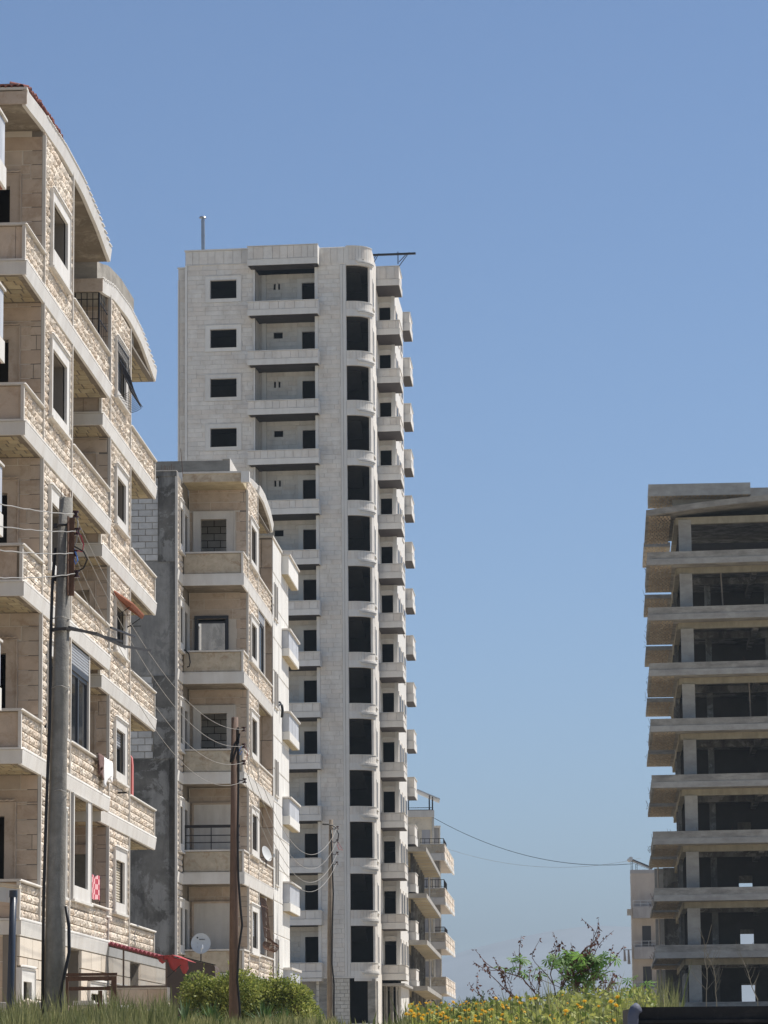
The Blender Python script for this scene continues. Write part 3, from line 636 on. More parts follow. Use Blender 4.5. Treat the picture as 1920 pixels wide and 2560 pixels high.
# bulging window grille on the top window
g = MB()
for k in range(13):
    y = 14.5 + 2.05 * k / 12; pts = []
    for q in range(9):
        t = q / 8; out = 0.04 + (0.40 * math.sin(t * math.pi / 2) ** 3 if t < 0.75 else 0)
        pts.append((X2 + 0.06 + (0.34 * t ** 2.2 if t < 0.9 else 0.30), y, 18.15 - 1.25 * t))
    pts += [(X2 + 0.26, y, 16.84), (X2 + 0.14, y, 16.80), (X2 + 0.06, y, 16.80)]
    g.tube(pts, 0.009, n=4)
for t in (0.05, 0.4, 0.75, 0.97): g.tube([(X2 + 0.065 + 0.34 * t ** 2.2, 14.48, 18.15 - 1.25 * t), (X2 + 0.065 + 0.34 * t ** 2.2, 16.57, 18.15 - 1.25 * t)], 0.011, n=4)
g.build('bulging_grille', 'iron', wins2[0])
# small clay-tiled awning over the third window
aw = MB()
aw.add([(X2, 14.4, 12.22), (X2 + 0.40, 14.4, 11.93), (X2 + 0.40, 16.6, 11.93), (X2, 16.6, 12.22), (X2, 14.4, 12.19), (X2 + 0.40, 14.4, 11.90), (X2 + 0.40, 16.6, 11.90), (X2, 16.6, 12.19)],
       [(0, 1, 2, 3), (7, 6, 5, 4), (0, 4, 5, 1), (1, 5, 6, 2), (2, 6, 7, 3), (3, 7, 4, 0)])
ao = aw.build('window_awning', 'tile_o', wins2[2])
tb = MB()
for k in range(16):
    y = 14.45 + k * 0.138
    tb.tube([(X2 + 0.0, y, 12.24), (X2 + 0.42, y, 11.94)], 0.055, 0.06, n=7)
tb.build('awning_tiles', 'tile_o', wins2[2])
ab = MB()
for y in (14.5, 16.5): ab.tube([(X2, y, 11.65), (X2 + 0.36, y, 11.90)], 0.014, n=4).tube([(X2, y, 11.72), (X2 + 0.38, y, 11.72)], 0.012, n=4)
ab.build('awning_bracket', 'iron', wins2[2])
bx('wall_lamp_arm', 'iron', L2, X2, X2 + 0.22, 15.2, 15.25, 7.72, 7.76)
c2.finish()

# things hung on the two blocks
def laundry(name, m, W, H, loc, yaw, label, cat, seed=0, along='y'):
    o = thing(name, loc, yaw, label, cat); mb = MB(); nx, nz = 10, 10
    for j in range(nz + 1):
        for i in range(nx + 1):
            u, v = i / nx, j / nz
            d = 0.035 * math.sin(u * 11 + seed) * v + 0.02 * math.sin(u * 23 + seed * 2 + v * 3)
            h = H * (0.8 + 0.25 * math.sin(u * 5 + seed))
            mb.v.append((0.02 + d + 0.03, u * W, o.location.z + 0.03 - h * v)); mb.t.append(0.0)
    for j in range(nz):
        for i in range(nx): a = j * (nx + 1) + i; mb.f.append((a, a + 1, a + nx + 2, a + nx + 1))
    s = mb.build('cloth', m, o, smooth=True)
    md = s.modifiers.new('thickness', 'SOLIDIFY'); md.thickness = 0.012
    bx('pegging_rail', 'iron', o, 0.0, 0.05, -0.02, W + 0.02, o.location.z + 0.028, o.location.z + 0.04)
    return o
def onL(x, y, z):
    a = math.radians(2.96); return (LX + x * math.cos(a) + y * math.sin(a), LY - x * math.sin(a) + y * math.cos(a), z)
laundry('laundry', 'cloth', 1.5, 0.62, onL(0.05, 10.6, 8.12), 2.96, 'white crumpled cloth hung over the balcony edge of the nearest block', 'laundry', 1.0)
laundry('laundry', 'cloth_d', 0.75, 0.5, onL(0.06, 9.8, 8.12), 2.96, 'dark brown cloth hung beside the white one on the balcony edge', 'laundry', 2.4)
o = thing('towel', onL(-0.06, 10.0, 5.0), 2.96, 'red and white checked towel on the lowest balcony rail', 'towel')
mb = MB()
for j in range(7):
    for i in range(9): mb.v.append((-0.02 + 0.03 * math.sin(i * 1.3), i * 0.06 * 3.2, 5.62 - j * 0.085 - 0.02 * math.sin(i * 0.8))); mb.t.append(0.0)
for j in range(6):
    for i in range(8): a = j * 9 + i; mb.f.append((a, a + 1, a + 10, a + 9))
t_ = mb.build('towel_cloth', 'gingham', o); t_.modifiers.new('thickness', 'SOLIDIFY').thickness = 0.012
bx('pole', 'iron', o, -0.03, -0.01, -0.1, 1.7, 5.62, 5.64)
MB().box(-0.03, -0.01, 0.0, 0.02, 4.99, 5.62).box(-0.03, -0.01, 1.5, 1.52, 4.99, 5.62).build('pole_support', 'iron', o)
o = thing('plastic_board', onL(X2 - 0.06, 17.9, 7.88), 2.96, 'faded red plastic board standing upright on a balcony edge', 'board')
mb = MB(); prof = [(0, 7.88), (0.30, 7.88), (0.30, 8.6), (0.24, 8.78), (0.12, 8.84), (0, 8.84)]
mb.extr([(-0.02 + p * 0.28, z) for p, z in prof], 'y', 0.0, 0.25); mb.build('board', 'redpl', o)
mb = MB(); mb.extr([(-0.015 + p * 0.22, 7.95 + (z - 7.95) * 0.94) for p, z in prof], 'y', -0.02, -0.002); mb.build('board_face', 'redpl', o)

# lean-to terrace beside the second block
T0 = thing('glazed_terrace', onL(0, 11.9, GZ), 2.96, 'glazed lean-to terrace with maroon roof at the foot of the beige blocks', 'terrace')
MB().box(0.06, 1.34, 0.06, 0.18, 2.0, 3.27).box(1.22, 1.34, 0.18, 0.5, 2.0, 3.27).build('base_wall', 'mortar', T0)
ct = Clad(T0); T0b = T0.children[0]
ct.add('stone_panel', 'beige', T0b, 'y', 0.06, courses((0.06, 1.32, 2.0, 3.24), [], 0.62, 0.75), 0.02); ct.finish()
bx('corner_trim', 'white_w', T0, 1.322, 1.352, 0.03, 0.09, 2.0, 3.27)
def slz(x): return 4.19 - (x - 0.0) * 0.27
fr = MB()
def bar2(p, q, r=0.022): fr.tube([p, q], r, n=4)
bar2((0.0, 0.06, 3.29), (1.33, 0.06, 3.29), 0.03); bar2((0.0, 0.06, slz(0)), (1.33, 0.06, slz(1.33)), 0.03)
for x in (0.38, 1.31): bar2((x, 0.06, 3.29), (x, 0.06, slz(x)), 0.025)
fr.build('glazing_frame', 'brownsheet', T0)
for a, b in ((0.0, 0.36), (0.40, 1.29)):
    MB().add([(a, 0.06, 3.31), (b, 0.06, 3.31), (b, 0.06, slz(b) - 0.02), (a, 0.06, slz(a) - 0.02), (a, 0.07, 3.31), (b, 0.07, 3.31), (b, 0.07, slz(b) - 0.02), (a, 0.07, slz(a) - 0.02)],
             [(0, 1, 2, 3), (7, 6, 5, 4), (0, 4, 5, 1), (1, 5, 6, 2), (2, 6, 7, 3), (3, 7, 4, 0)]).build('pane', 'mirror', T0)
rs = MB()
for k in range(14):
    a = 0.0 + k * 0.09; z0, z1 = slz(a) + 0.03, slz(a + 0.09) + 0.03
    rs.add([(a, -0.06, z0 + 0.03), (a + 0.05, -0.06, z0 + 0.055), (a + 0.09, -0.06, z1 + 0.0), (a + 0.09, 2, z1), (a + 0.05, 2, z0 + 0.055), (a, 2, z0 + 0.03),
            (a, -0.06, z0 - 0.0), (a + 0.09, -0.06, z1 - 0.03), (a + 0.09, 2, z1 - 0.03), (a, 2, z0 - 0.0)],
           [(0, 1, 4, 5), (1, 2, 3, 4), (0, 6, 7, 2, 1), (3, 8, 9, 5, 4), (6, 9, 8, 7), (0, 5, 9, 6), (2, 7, 8, 3)])
rs.build('roof_sheet', 'maroon', T0)
cv = MB(); n = 12
for j, (zz, k) in enumerate(((0.0, 0), (-0.02, 1), (-0.16, 2), (-0.26, 3))):
    for i in range(n + 1):
        u = i / n; x = 1.12 + 0.66 * u
        cv.v.append((x, -0.02 + (0.05 * k if k else 0) - 0.4 * (k > 0) * 0, 3.93 - 0.10 * u * (u > 0.4) + zz * (0.25 + 0.9 * abs(math.sin(u * 9))) + (0.05 if 0.45 < u < 0.55 else 0) - (0.0 if j else -0.02))); cv.t.append(0.0)
for j in range(3):
    for i in range(n): a = j * (n + 1) + i; cv.f.append((a, a + 1, a + n + 2, a + n + 1))
cvo = cv.build('awning_canvas', 'redcl', T0, smooth=True); cvo.modifiers.new('thickness', 'SOLIDIFY').thickness = 0.012
MB().add([(1.05, -0.1, 3.93), (1.45, -0.1, 3.96), (1.80, -0.1, 3.83), (1.80, 1.5, 3.83), (1.45, 1.5, 3.98), (1.05, 1.5, 3.97)], [(0, 1, 4, 5), (1, 2, 3, 4)]).build('awning_top', 'redcl', T0).modifiers.new('thickness', 'SOLIDIFY').thickness = 0.01
MB().tube([(1.33, -0.02, 3.47), (1.64, -0.05, 3.74)], 0.012, n=4).build('awning_stay', 'iron', T0)

# ================================================================== middle block (M) with raw party wall, and the white wing behind it
MX, MY_ = -4.453, 105.3
M = thing('apartment_building', (MX, MY_, 2.5), 3.1, 'beige stone block with narrow loggias and an unfinished grey concrete side', 'building')
cm = Clad(M)
BT = [4.36, 7.45, 10.54, 13.66, 16.75]; PM = [5.12, 8.17, 11.29, 14.37, 17.48]
XL = -1.87
# party wall: dark render, bare block infill
pw = MB()
pw.box(-6.0, XL - 0.02, -1.6, -1.4, 2.5, 13.60).box(-6.0, XL - 0.02, -1.6, -1.4, 13.60, 16.97).box(-2.44, XL - 0.02, -1.6, -1.4, 16.97, 19.70)
pw.v = []; pw.f = []; pw.t = []
solid(pw, 'y', -1.6, 0.2, (-6.0, XL - 0.02, 2.5, 10.86)).build('party_wall', 'conc_d', M)
prt = solid(MB(), 'y', -1.6, 0.2, (-6.0, XL - 0.02, 13.42, 16.95)).build('render_patch', 'render', M)
pcol = MB().box(-2.44, XL - 0.02, -1.63, -1.4, 16.952, 19.62).box(-2.57, XL - 0.02, -1.63, -1.4, 10.862, 13.418).each('concrete_column', 'conc_d', M)
blk = MB().box(-6.0, -2.45, -1.57, -1.4, 16.955, 19.6).box(-6.0, -2.58, -1.57, -1.4, 10.865, 13.415).each('block_wall', 'conc', M)
cm.add('concrete_block', 'block', blk, 'y', -1.57, courses((-5.0, -2.45, 16.99, 19.58), [], 0.205, 0.43, 0.018, 0.0), 0.02)
cm.add('concrete_block', 'block', blk, 'y', -1.57, courses((-5.0, -2.59, 10.88, 13.40), [], 0.205, 0.43, 0.018, 0.0), 0.02)
rb = MB()
for k in range(7): x = -2.35 + 0.06 * k; rb.tube([(x, -1.5, 19.6), (x + uni(-.02, .02), -1.5, 19.9 + uni(0, 0.14))], 0.008, n=4)
rb.tube([(-1.75, -1.0, 19.7), (-1.82, -1.0, 20.6)], 0.012, n=4); rb.build('starter_bars', 'rust', M, kind='stuff')
bx('slab_edge', 'conc_d', M, -6.0, XL - 0.01, -1.66, -1.3, 19.62, 19.78)
bx('slab_cap', 'white_w', M, -6.0, XL + 0.0, -1.68, -1.28, 19.782, 19.80)
# left strip beside the loggias (faces the sun) and the loggia's own left wall
sh = []
for b in BT:
    z = b + 0.89; sh += [(-0.98, -0.24, z - 0.02, z + 1.12), (0.55, 1.35, z - 0.25, z + 1.14)]
st = solid(MB(), 'x', XL - 0.03, 0.2, (-1.6, 1.7, 4.0, 19.75), sh).build('wall', 'mortar_d', M)
for i, b in enumerate(BT):
    z = b + 0.89; hi = BT[i + 1] - 0.36 if i < 4 else 19.5
    cm.add('stone', 'rock', st, 'x', XL - 0.03, courses((-1.52, -0.02, b + 0.03, hi), [(-1.16, -0.06, z - 0.27, z + 1.36)], 0.178, 0.42, 0.018), 0.062, True, 0.6)
    surround(M, 'x', XL, (-1.16, -0.06, z - 0.25, z + 1.34), (-0.98, -0.24, z - 0.02, z + 1.12), 'white', 0.05)
    surround(M, 'x', XL - 0.03, (0.22, 1.64, b + 0.05, z + 1.38), (0.55, 1.35, b + 0.1, z + 1.14), 'white', 0.045, False, False, 'door_frame')
    MB().extr([(XL - 0.02, b - 0.34), (XL + 0.02, b - 0.33), (XL + 0.05, b - 0.02), (XL - 0.02, b)], 'y', -1.63, -0.01).build('fascia_band', 'white', M)
bx('corner_trim', 'white_w', st, XL - 0.05, XL + 0.03, -1.64, -1.56, 2.5, 19.75)
# back wall of the front loggia
dh = [(-1.49, -0.66, b + 0.05, b + 2.03) for b in BT[2:]]
kinds = ['panel', 'panel', 'open', 'glass', 'open']
bw = solid(MB(), 'y', 1.7, 0.2, (XL, -0.23, 4.0, 20.0), [(-1.49, -0.66, BT[i] + 0.05, BT[i] + 2.03) for i in (2, 4)] + [(-1.60, -0.68, BT[3] + 0.05, BT[3] + 1.92)]).build('wall', 'mortar', M)
cut = [(XL, 0, b - 0.34, b) for b in BT] + [(-1.76, -0.36, BT[i], BT[i] + (2.30 if i != 3 else 1.9)) for i in range(5)]
cm.add('stone_panel', 'beige', bw, 'y', 1.7, courses((XL + 0.02, -0.03, 4.3, 19.95), cut, 0.31, 1.6, 0.012), 0.007)
for i, b in enumerate(BT):
    if kinds[i] == 'open': surround(M, 'y', 1.68, (-1.70, -0.42, b, b + 2.26), (-1.49, -0.66, b, b + 2.03), 'white_w', 0.05, False, False, 'door_frame')
    elif kinds[i] == 'glass':
        o = surround(M, 'y', 1.68, (-1.66, -0.62, b, b + 1.99), (-1.60, -0.68, b, b + 1.92), 'frame', 0.04, False, False, 'door_frame')
        bx('pane', 'mirror', o, -1.56, -0.72, 1.72, 1.73, b + 0.08, b + 1.78); MB().box(-1.60, -1.56, 1.70, 1.76, b, b + 1.9).box(-0.72, -0.68, 1.70, 1.76, b, b + 1.9).box(-1.60, -0.68, 1.70, 1.76, b + 1.78, b + 1.84).build('door_stile', 'frame', o)
    else:
        o = surround(M, 'y', 1.68, (-1.74, -0.38, b, b + 2.28), (-1.70, -0.42, b, b + 2.24), 'beige', 0.05, False, False, 'door_frame')
        bx('door_board', 'white_w', o, -1.70, -0.42, 1.66, 1.69, b, b + 2.24)
ib = bx('interior_wall', 'inside', M, XL, -0.25, 3.4, 3.6, 3, 20)
cm.add('concrete_block', 'block', ib, 'y', 3.4, courses((XL, -0.3, BT[4], 19.5), [], 0.22, 0.42, 0.02, 0.0), 0.02, False, 0.2)
cm.add('concrete_block', 'block', ib, 'y', 3.4, courses((XL, -0.3, BT[2], 13.2), [], 0.22, 0.42, 0.02, 0.0), 0.02, False, 0.2)
rm = MB()
for b in BT: rm.box(-6, -0.24, 1.92, 10.2, b - 0.24, b - 0.06)
rm.build('floor_slab', 'inside', M)
# side wall with windows, side loggia
WM = [(5.25, 6.4), (8.35, 9.48), (11.42, 12.55), (14.5, 15.6), (17.62, 18.75)]
sw = solid(MB(), 'x', -0.03, 0.2, (1.7, 5.2, 2.5, 20.3), [(2.66, 4.36, a, b) for a, b in WM]).build('wall', 'mortar_d', M)
MB().box(-0.03, 0.035, 1.7, 1.78, 4.3, 19.7).box(-0.03, 0.035, 5.13, 5.2, 4.3, 20.3).each('corner_trim', 'white_w', sw)
for i, (b, pm) in enumerate(zip(BT, PM)):
    hi = BT[i + 1] - 0.36 if i < 4 else 20.2; wo = (2.32, 4.98, WM[i][0] - 0.18, WM[i][1] + 0.18)
    cm.add('stone', 'rock', sw, 'x', -0.03, courses((1.8, 5.12, (b + 0.03 if i else 2.5), hi), [wo], 0.178, 0.42, 0.018), 0.062, True)
    o = surround(M, 'x', 0.0, wo, (2.66, 4.36) + WM[i], 'white')
    if i in (0, 1): shutter(o, 'x', -0.08, 2.66, 4.36, WM[i][0] + (0.4 if i == 0 else 0.95), WM[i][1], 'shutter')
    if i in (1, 3, 0): pane(o, 'x', -0.12, 2.66, 4.36, WM[i][0], WM[i][1], 'glass', 0.06, 2)
    s = MB().box(XL, -0.02, 0.02, 1.69, b - 0.32, b - 0.02).box(-3, -0.02, 5.21, 10.3, b - 0.32, b - 0.02).box(-3, -0.245, 1.69, 5.21, b - 0.33, b - 0.03)
    s.box(-0.14, -0.035, 0.12, 1.69, b - 0.02, pm - 0.05).box(XL + 0.005, -0.035, 0.03, 0.12, b - 0.02, pm - 0.05).box(-0.14, -0.035, 5.21, 10.28, b - 0.02, pm - 0.05)
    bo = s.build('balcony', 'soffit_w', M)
    MB().extr([(-0.02, b - 0.35), (0.025, b - 0.34), (0.058, b - 0.03), (0.058, b - 0.005), (-0.02, b - 0.005)], 'y', -0.045, 10.32).box(XL + 0.01, 0.055, -0.04, 0.018, b - 0.335, b - 0.008).build('fascia_band', 'white', bo)
    MB().box(XL + 0.005, 0.06, -0.05, 0.02, b - 0.006, b + 0.03).box(0.0, 0.065, 0.02, 10.3, b - 0.003, b + 0.03).build('moulding', 'white', bo)
    MB().box(XL + 0.005, 0.05, -0.05, 0.18, pm - 0.05, pm).box(-0.18, 0.05, 0.18, 1.7, pm - 0.05, pm - .001).box(-0.18, 0.05, 5.21, 10.32, pm - 0.05, pm).each('coping', 'white_w', bo)
    bx('corner_trim', 'white_w', bo, -0.03, 0.03, -0.03, 0.05, b + 0.03, pm - 0.05)
    cm.add('stone_panel', 'panel_m', bo, 'y', 0.03, courses((XL + 0.02, -0.03, b + 0.035, pm - 0.055), [], 0.63, 4.0, 0.004), 0.024)
    for u0, u1 in ((0.06, 1.69), (5.21, 10.25)): cm.add('stone', 'rock', bo, 'x', -0.035, courses((u0, u1, b + 0.045, pm - 0.055), [], 0.172, 0.42, 0.018), 0.062, True)
    cm.add('soffit_tile', 'hourdis', bo, 'z', b - 0.323, courses((-1.2, -0.12, 5.4, 10.1), [], 0.45, 0.25, 0.03), 0.012)
# sliding door in one bay of the side loggia
o = bx('door_frame', 'white_w', M, -0.12, -0.02, 7.95, 8.12, 14.37, 16.40)
shutter(o, 'x', -0.05, 5.3, 7.94, 16.1, 16.4, 'shutter'); pane(o, 'x', -0.09, 5.3, 7.94, 14.4, 16.1, 'glass', 0.08, 2)
# second-lowest: bare bulging grille by the lowest side loggia
g = MB()
for k in range(9):
    y = 5.6 + 2.2 * k / 8; pts = [(0.0, y, 7.0), (0.06, y, 6.7), (0.10, y, 6.2), (0.16, y, 5.7)]
    pts += [(0.26 + 0.16 * math.sin(a), y, 5.42 + 0.16 * math.cos(a)) for a in [0.2 + 0.5 * q for q in range(12)]]
    g.tube(pts, 0.012, n=4)
for x, z in ((0.06, 6.7), (0.12, 6.0), (0.42, 5.45), (0.26, 5.25)): g.tube([(x, 5.55, z), (x, 7.85, z)], 0.013, n=4)
g.build('bulging_grille', 'rust', M)
bx('door_panel', 'frame', M, -0.10, -0.05, 5.3, 7.9, 5.2, 7.0); bx('loggia_rail', 'white_w', M, -0.05, -0.0, 7.92, 8.06, 5.1, 7.05)
# roof edge
mb = MB().box(XL - 0.02, 0.0, -0.03, 0.02, 19.70, 19.96).build('eave_front', 'panel_m', M)
MB().box(XL - 0.25, XL + 0.0, -0.12, 0.03, 19.68, 20.0).box(-0.02, 0.24, -0.12, 0.1, 19.66, 20.0).each('eave_corner', 'white', M)
MB().box(XL - 0.03, -0.02, -0.08, 0.05, 19.962, 20.02).build('eave_cap', 'white_w', M)
bx('ceiling', 'hourdis', M, XL, -0.02, 0.05, 1.69, 19.72, 19.95)
EM = [(-0.2, 20.0), (1.7, 20.15), (3.5, 20.33), (5.2, 20.45), (7.0, 20.46), (9.0, 20.28), (10.35, 19.97)]
em = eave(M, -2.2, 0.06, EM, 0.30, 5.2, 10.33, 'white', 14)
e3 = eave(M, -0.2, 0.0, EM, 0.18, 0.1, 5.2, 'white', 8)
bx('soffit', 'mortar_d', em, -2.2, -0.02, 5.3, 10.2, 19.62, 19.66)
cm.add('soffit_tile', 'hourdis', em, 'z', 19.62, courses((-1.2, -0.1, 5.4, 10.1), [], 0.5, 0.25, 0.03), 0.012)
MB().box(-6, -1.0, 4.0, 4.2, 19.9, 21.1).box(-1.02, -0.8, 4.0, 9.0, 19.9, 21.13).build('roof_parapet', 'conc', M)
bx('parapet_coping', 'white_w', M, -1.04, -0.78, 3.98, 9.0, 21.132, 21.17)
bx('parapet_face', 'white_w', M, -0.798, -0.78, 4.02, 9.0, 19.95, 21.13)
MB().box(-6.2, -6.0, -1.6, 10.3, 2.5, 19.7).box(-6.0, -3.0, 10.1, 10.3, 2.5, 19.7).box(-3.1, -3.0, 5.3, 10.1, 2.5, 19.6).box(-6, -0.3, 4.8, 5.0, 2.5, 19.6).build('rear_wall', 'render', M)
MB().box(-6.0, XL - 0.3, -1.4, 10.2, 19.5, 19.6).box(XL - 0.29, -0.3, 1.95, 5.1, 19.5, 19.6).each('roof_slab', 'conc', M)
# rail with two bars in the second-lowest loggia
rl = MB()
for z, h in ((8.85, 0.09), (8.60, 0.03), (8.38, 0.03)): rl.box(XL + 0.02, -0.1, 0.02, 0.06, z, z + h)
for x in (XL + 0.05, -1.0, -0.15): rl.box(x, x + 0.03, 0.025, 0.055, 8.17, 8.85)
rl.build('loggia_rail', 'iron', M)
cm.finish()

W = thing('apartment_wing', (MX, MY_, 2.5), 3.1, 'smooth white stone wing with small grey-panelled balconies behind the beige loggia block', 'building')
cw = Clad(W)
fw = bx('wall', 'mortar_d', W, -3.0, 0.03, 10.36, 10.5, 2.5, 19.5)
cw.add('stone_panel', 'beige', fw, 'y', 10.36, courses((-1.2, 0.02, 2.6, 19.45), [], 1.0, 0.42, 0.014, 0.1, 0.0), 0.02)
sw = bx('wall', 'mortar', W, -0.2, 0.03, 10.5, 16.9, 2.5, 19.5)
cw.add('white_panel', 'white_h', sw, 'x', 0.03, courses((10.4, 16.8, 2.6, 19.45), [], 1.1, 0.55, 0.010, 0.1, 0.0), 0.02, False, 2)
MB().box(-3.0, 0.08, 10.28, 10.5, 19.5, 19.58).box(-0.2, 0.08, 10.5, 14.0, 19.5, 19.579).each('coping', 'white_w', W)
for k in range(5):
    zt = 19.45 - 3.13 * k if k else 19.45
    zt = [19.47, 16.80, 13.87, 10.86, 7.90][k]; zb_ = [18.75, 15.84, 12.88, 9.9, 6.88][k]; zm = [None, 16.11, 13.16, 10.2, 7.16][k]
    b = MB().box(0.04, 0.27, 14.02, 18.2, zb_ + 0.02, zt - 0.05).build('balcony', 'white_w', W)
    if zm:
        bx('fascia_band', 'white_h', b, 0.05, 0.312, 13.985, 18.23, zb_, zm)
        cw.add('marble_panel', 'greym', b, 'x', 0.272, courses((14.03, 18.2, zm + 0.005, zt - 0.05), [], 1.0, 0.7, 0.012, 0.05, 0), 0.02)
        cw.add('marble_panel', 'greym', b, 'y', 14.018, [(0.055, 0.27, zm + 0.005, zt - 0.05)], 0.015)
    else: bx('fascia_band', 'white_h', b, 0.05, 0.30, 13.985, 18.23, zb_, zt - 0.055)
    bx('coping', 'white_w', b, 0.03, 0.36, 13.94, 18.28, zt - 0.048, zt + 0.01)
    bx('soffit', 'hourdis', b, 0.045, 0.26, 14.03, 18.2, zb_ - 0.012, zb_ - 0.002)
b = MB().box(0.04, 0.30, 14.02, 18.2, 3.9, 4.85).build('balcony', 'greym', W); bx('coping', 'white_w', b, 0.03, 0.36, 13.94, 18.28, 4.852, 4.93)
for k in range(5):                       # pairs of slim window slits
    z1 = 18.02 - 3.05 * k
    for y in (10.1 + 0.75, 11.6):
        o = MB().box(0.045, 0.085, y - 0.05, y + 0.0, z1 - 1.22, z1).box(0.045, 0.085, y + 0.42, y + 0.47, z1 - 1.22, z1).box(0.045, 0.11, y - 0.1, y + 0.5, z1 - 1.28, z1 - 1.222).build('window', 'white_w', W)
        bx('pane', 'frame', o, 0.04, 0.056, y + 0.002, y + 0.418, z1 - 1.22, z1)
MB().box(-3.2, -3.0, 10.4, 16.9, 2.5, 19.5).box(-3.0, -0.2, 16.7, 16.9, 2.5, 19.5).box(-3, -.2, 10.5, 16.7, 19.3, 19.45).build('rear_wall', 'render', W)
cw.finish()
# a coil of black cable on the wing's corner
ca = math.radians(3.1)
def onM(x, y, z): return (MX + x * math.cos(ca) + y * math.sin(ca), MY_ - x * math.sin(ca) + y * math.cos(ca), z)
o = thing('cable', onM(0.05, 12.6, 13.0), 3.1, 'loose black cable looped at the corner of the white wing', 'cable')
MB().tube([(-0.40, -2.3, 13.45), (-0.25, -2.0, 13.50), (-0.1, -1.3, 13.6), (0.02, -0.3, 13.9), (0.07, 0.1, 14.0), (0.03, 0.0, 14.06), (-0.05, -0.5, 13.95)], 0.032, n=6).tube([(0.08, 0.3, 14.0), (0.10, 0.35, 13.8), (0.08, 0.3, 13.55)], 0.05, n=6).build('cable_loop', 'cable', o, smooth=True)
o = thing('cable', onM(XL + 0.05, -0.05, 13.8), 3.1, 'short black cable curling down over a loggia front', 'cable')
MB().tube([(-0.05, 0.0, 14.42), (0.06, -0.05, 14.36), (0.16, -0.08, 14.25), (0.20, -0.08, 14.0), (0.17, -0.08, 13.86), (0.10, -0.08, 13.84)], 0.022, n=6).build('cable_loop', 'cable', o, smooth=True)

# satellite dishes
def dish(loc, yaw, R, label, aim, mark=False):
    o = thing('satellite_dish', loc, yaw, label, 'satellite dish'); zb = loc[2]
    A = Matrix.Rotation(math.radians(aim[1]), 4, 'Z') @ Matrix.Rotation(math.radians(aim[0]), 4, 'X')
    mb = MB(); n, m = 28, 5
    for sgn in (0, 1):
        for j in range(m + 1):
            r = R * j / m
            for k in range(n):
                a = 2 * math.pi * k / n; p = A @ Vector((r * math.cos(a) * 0.93, -0.16 * R * (r / R) ** 2 * 1.0 + 0.012 * sgn, r * math.sin(a)))
                mb.v.append((p.x, p.y, p.z + zb)); mb.t.append(0.0)
    for s in (0, 1):
        o0 = s * (m + 1) * n
        for j in range(m):
            for k in range(n): mb.f.append((o0 + j * n + k, o0 + j * n + (k + 1) % n, o0 + (j + 1) * n + (k + 1) % n, o0 + (j + 1) * n + k))
    mb.build('reflector', 'dish', o, smooth=True)
    p1 = A @ Vector((0, 0.0, -R * 0.95)); p2 = A @ Vector((0.05, -R * 0.9, -R * 0.55))
    MB().tube([(p1.x, p1.y, p1.z + zb), (p2.x, p2.y, p2.z + zb)], 0.012, n=5).build('feed_arm', 'steel', o)
    MB().tube([(p2.x, p2.y, p2.z + zb - 0.05), (p2.x, p2.y + 0.02, p2.z + zb + 0.06)], 0.035, 0.03, n=8).build('feed_horn', 'steel', o)
    MB().tube([(0, 0.05, zb - R * 1.6), (0, 0.06, zb - R * 0.2)], 0.02, n=6).build('mast', 'iron', o)
    if mark:
        mk = MB()
        for a in range(5):
            ang = math.radians(40 + a * 32); p = A @ Vector((-0.10 + 0.028 * math.cos(ang), -0.03, 0.17 + 0.04 * math.sin(ang)))
            mk.tube([tuple(A @ Vector((-0.10, -0.03, 0.15)) + Vector((0, 0, zb))), (p.x, p.y, p.z + zb)], 0.006, n=4)
        for k in range(6):
            p = A @ Vector((-0.045 + 0.028 * k, -0.022, 0.125)); mk.box(p.x, p.x + 0.018, p.y - 0.004, p.y + 0.004, p.z + zb - 0.012, p.z + zb + (0.012 if k % 3 else 0.018))
        for x in (-0.10, 0.06):
            for z in (0.02, -0.10): p = A @ Vector((x, -0.02, z)); mk.box(p.x - .006, p.x + .006, p.y - 0.004, p.y + .004, p.z + zb - .006, p.z + zb + .006)
        mk.build('printed_mark', 'dark', o)
    return o
dish((-5.46, 100.0, 5.10), 0, 0.31, 'round grey satellite dish with a printed mark in front of the lowest loggia', (-14, 0), True)
dish(onM(0.12, 6.6, 8.42), 3.1, 0.27, 'small satellite dish on the loggia parapet, seen from its side', (-20, 62))

# ================================================================== tower (T)
TX, TY = -3.967, 210.893
T = thing('tower_block', (TX, TY, 3.6), 7.0, 'tall pale stone tower with a rounded corner and rows of empty window openings', 'tower')
ct = Clad(T)
NF = 14; ZP = [49.35 - 3.2 * k for k in range(NF)]              # parapet tops
CX, CY_, CR = 1.9, 1.3, 1.3
SK = -0.068                                                       # the flanks are not square to the front
# --- front wall left of the loggias
wh = [(-7.04, -5.34, z + 0.45, z + 1.66) for z in ZP]
wa = solid(MB(), 'y', 0.02, 0.25, (-8.65, -4.15, 3.6, 52.95), wh).build('wall', 'mortar_t', T)
rows = []
for k, z in enumerate(ZP):
    lo = z - 1.2; hi = z + 2.0
    cut = [(-7.36, -5.04, z + 0.20, z + 1.92)]
    if k < 7: rows += courses((-8.52, -4.28, lo, hi), cut, 0.29, 0.95, 0.009)
ct.add('stone_panel', 'tower', wa, 'y', 0.02, rows + courses((-8.52, -4.28, 51.35, 52.02), [], 0.30, 0.95, 0.009), 0.02)
ct.add('stone_panel', 'tower', wa, 'y', 0.02, courses((-8.62, -4.55, 52.06, 52.95), [], 0.9, 0.5, 0.014, 0.2, 0.0), 0.034)
MB().box(-8.66, -8.53, -0.06, 0.02, 3.6, 52.04).box(-4.27, -4.15, -0.045, 0.02, 6.9, 51.6).each('pilaster', 'tower_l', wa)
bx('coping', 'tower_l', wa, -8.70, -4.5, -0.07, 0.3, 52.952, 53.04)
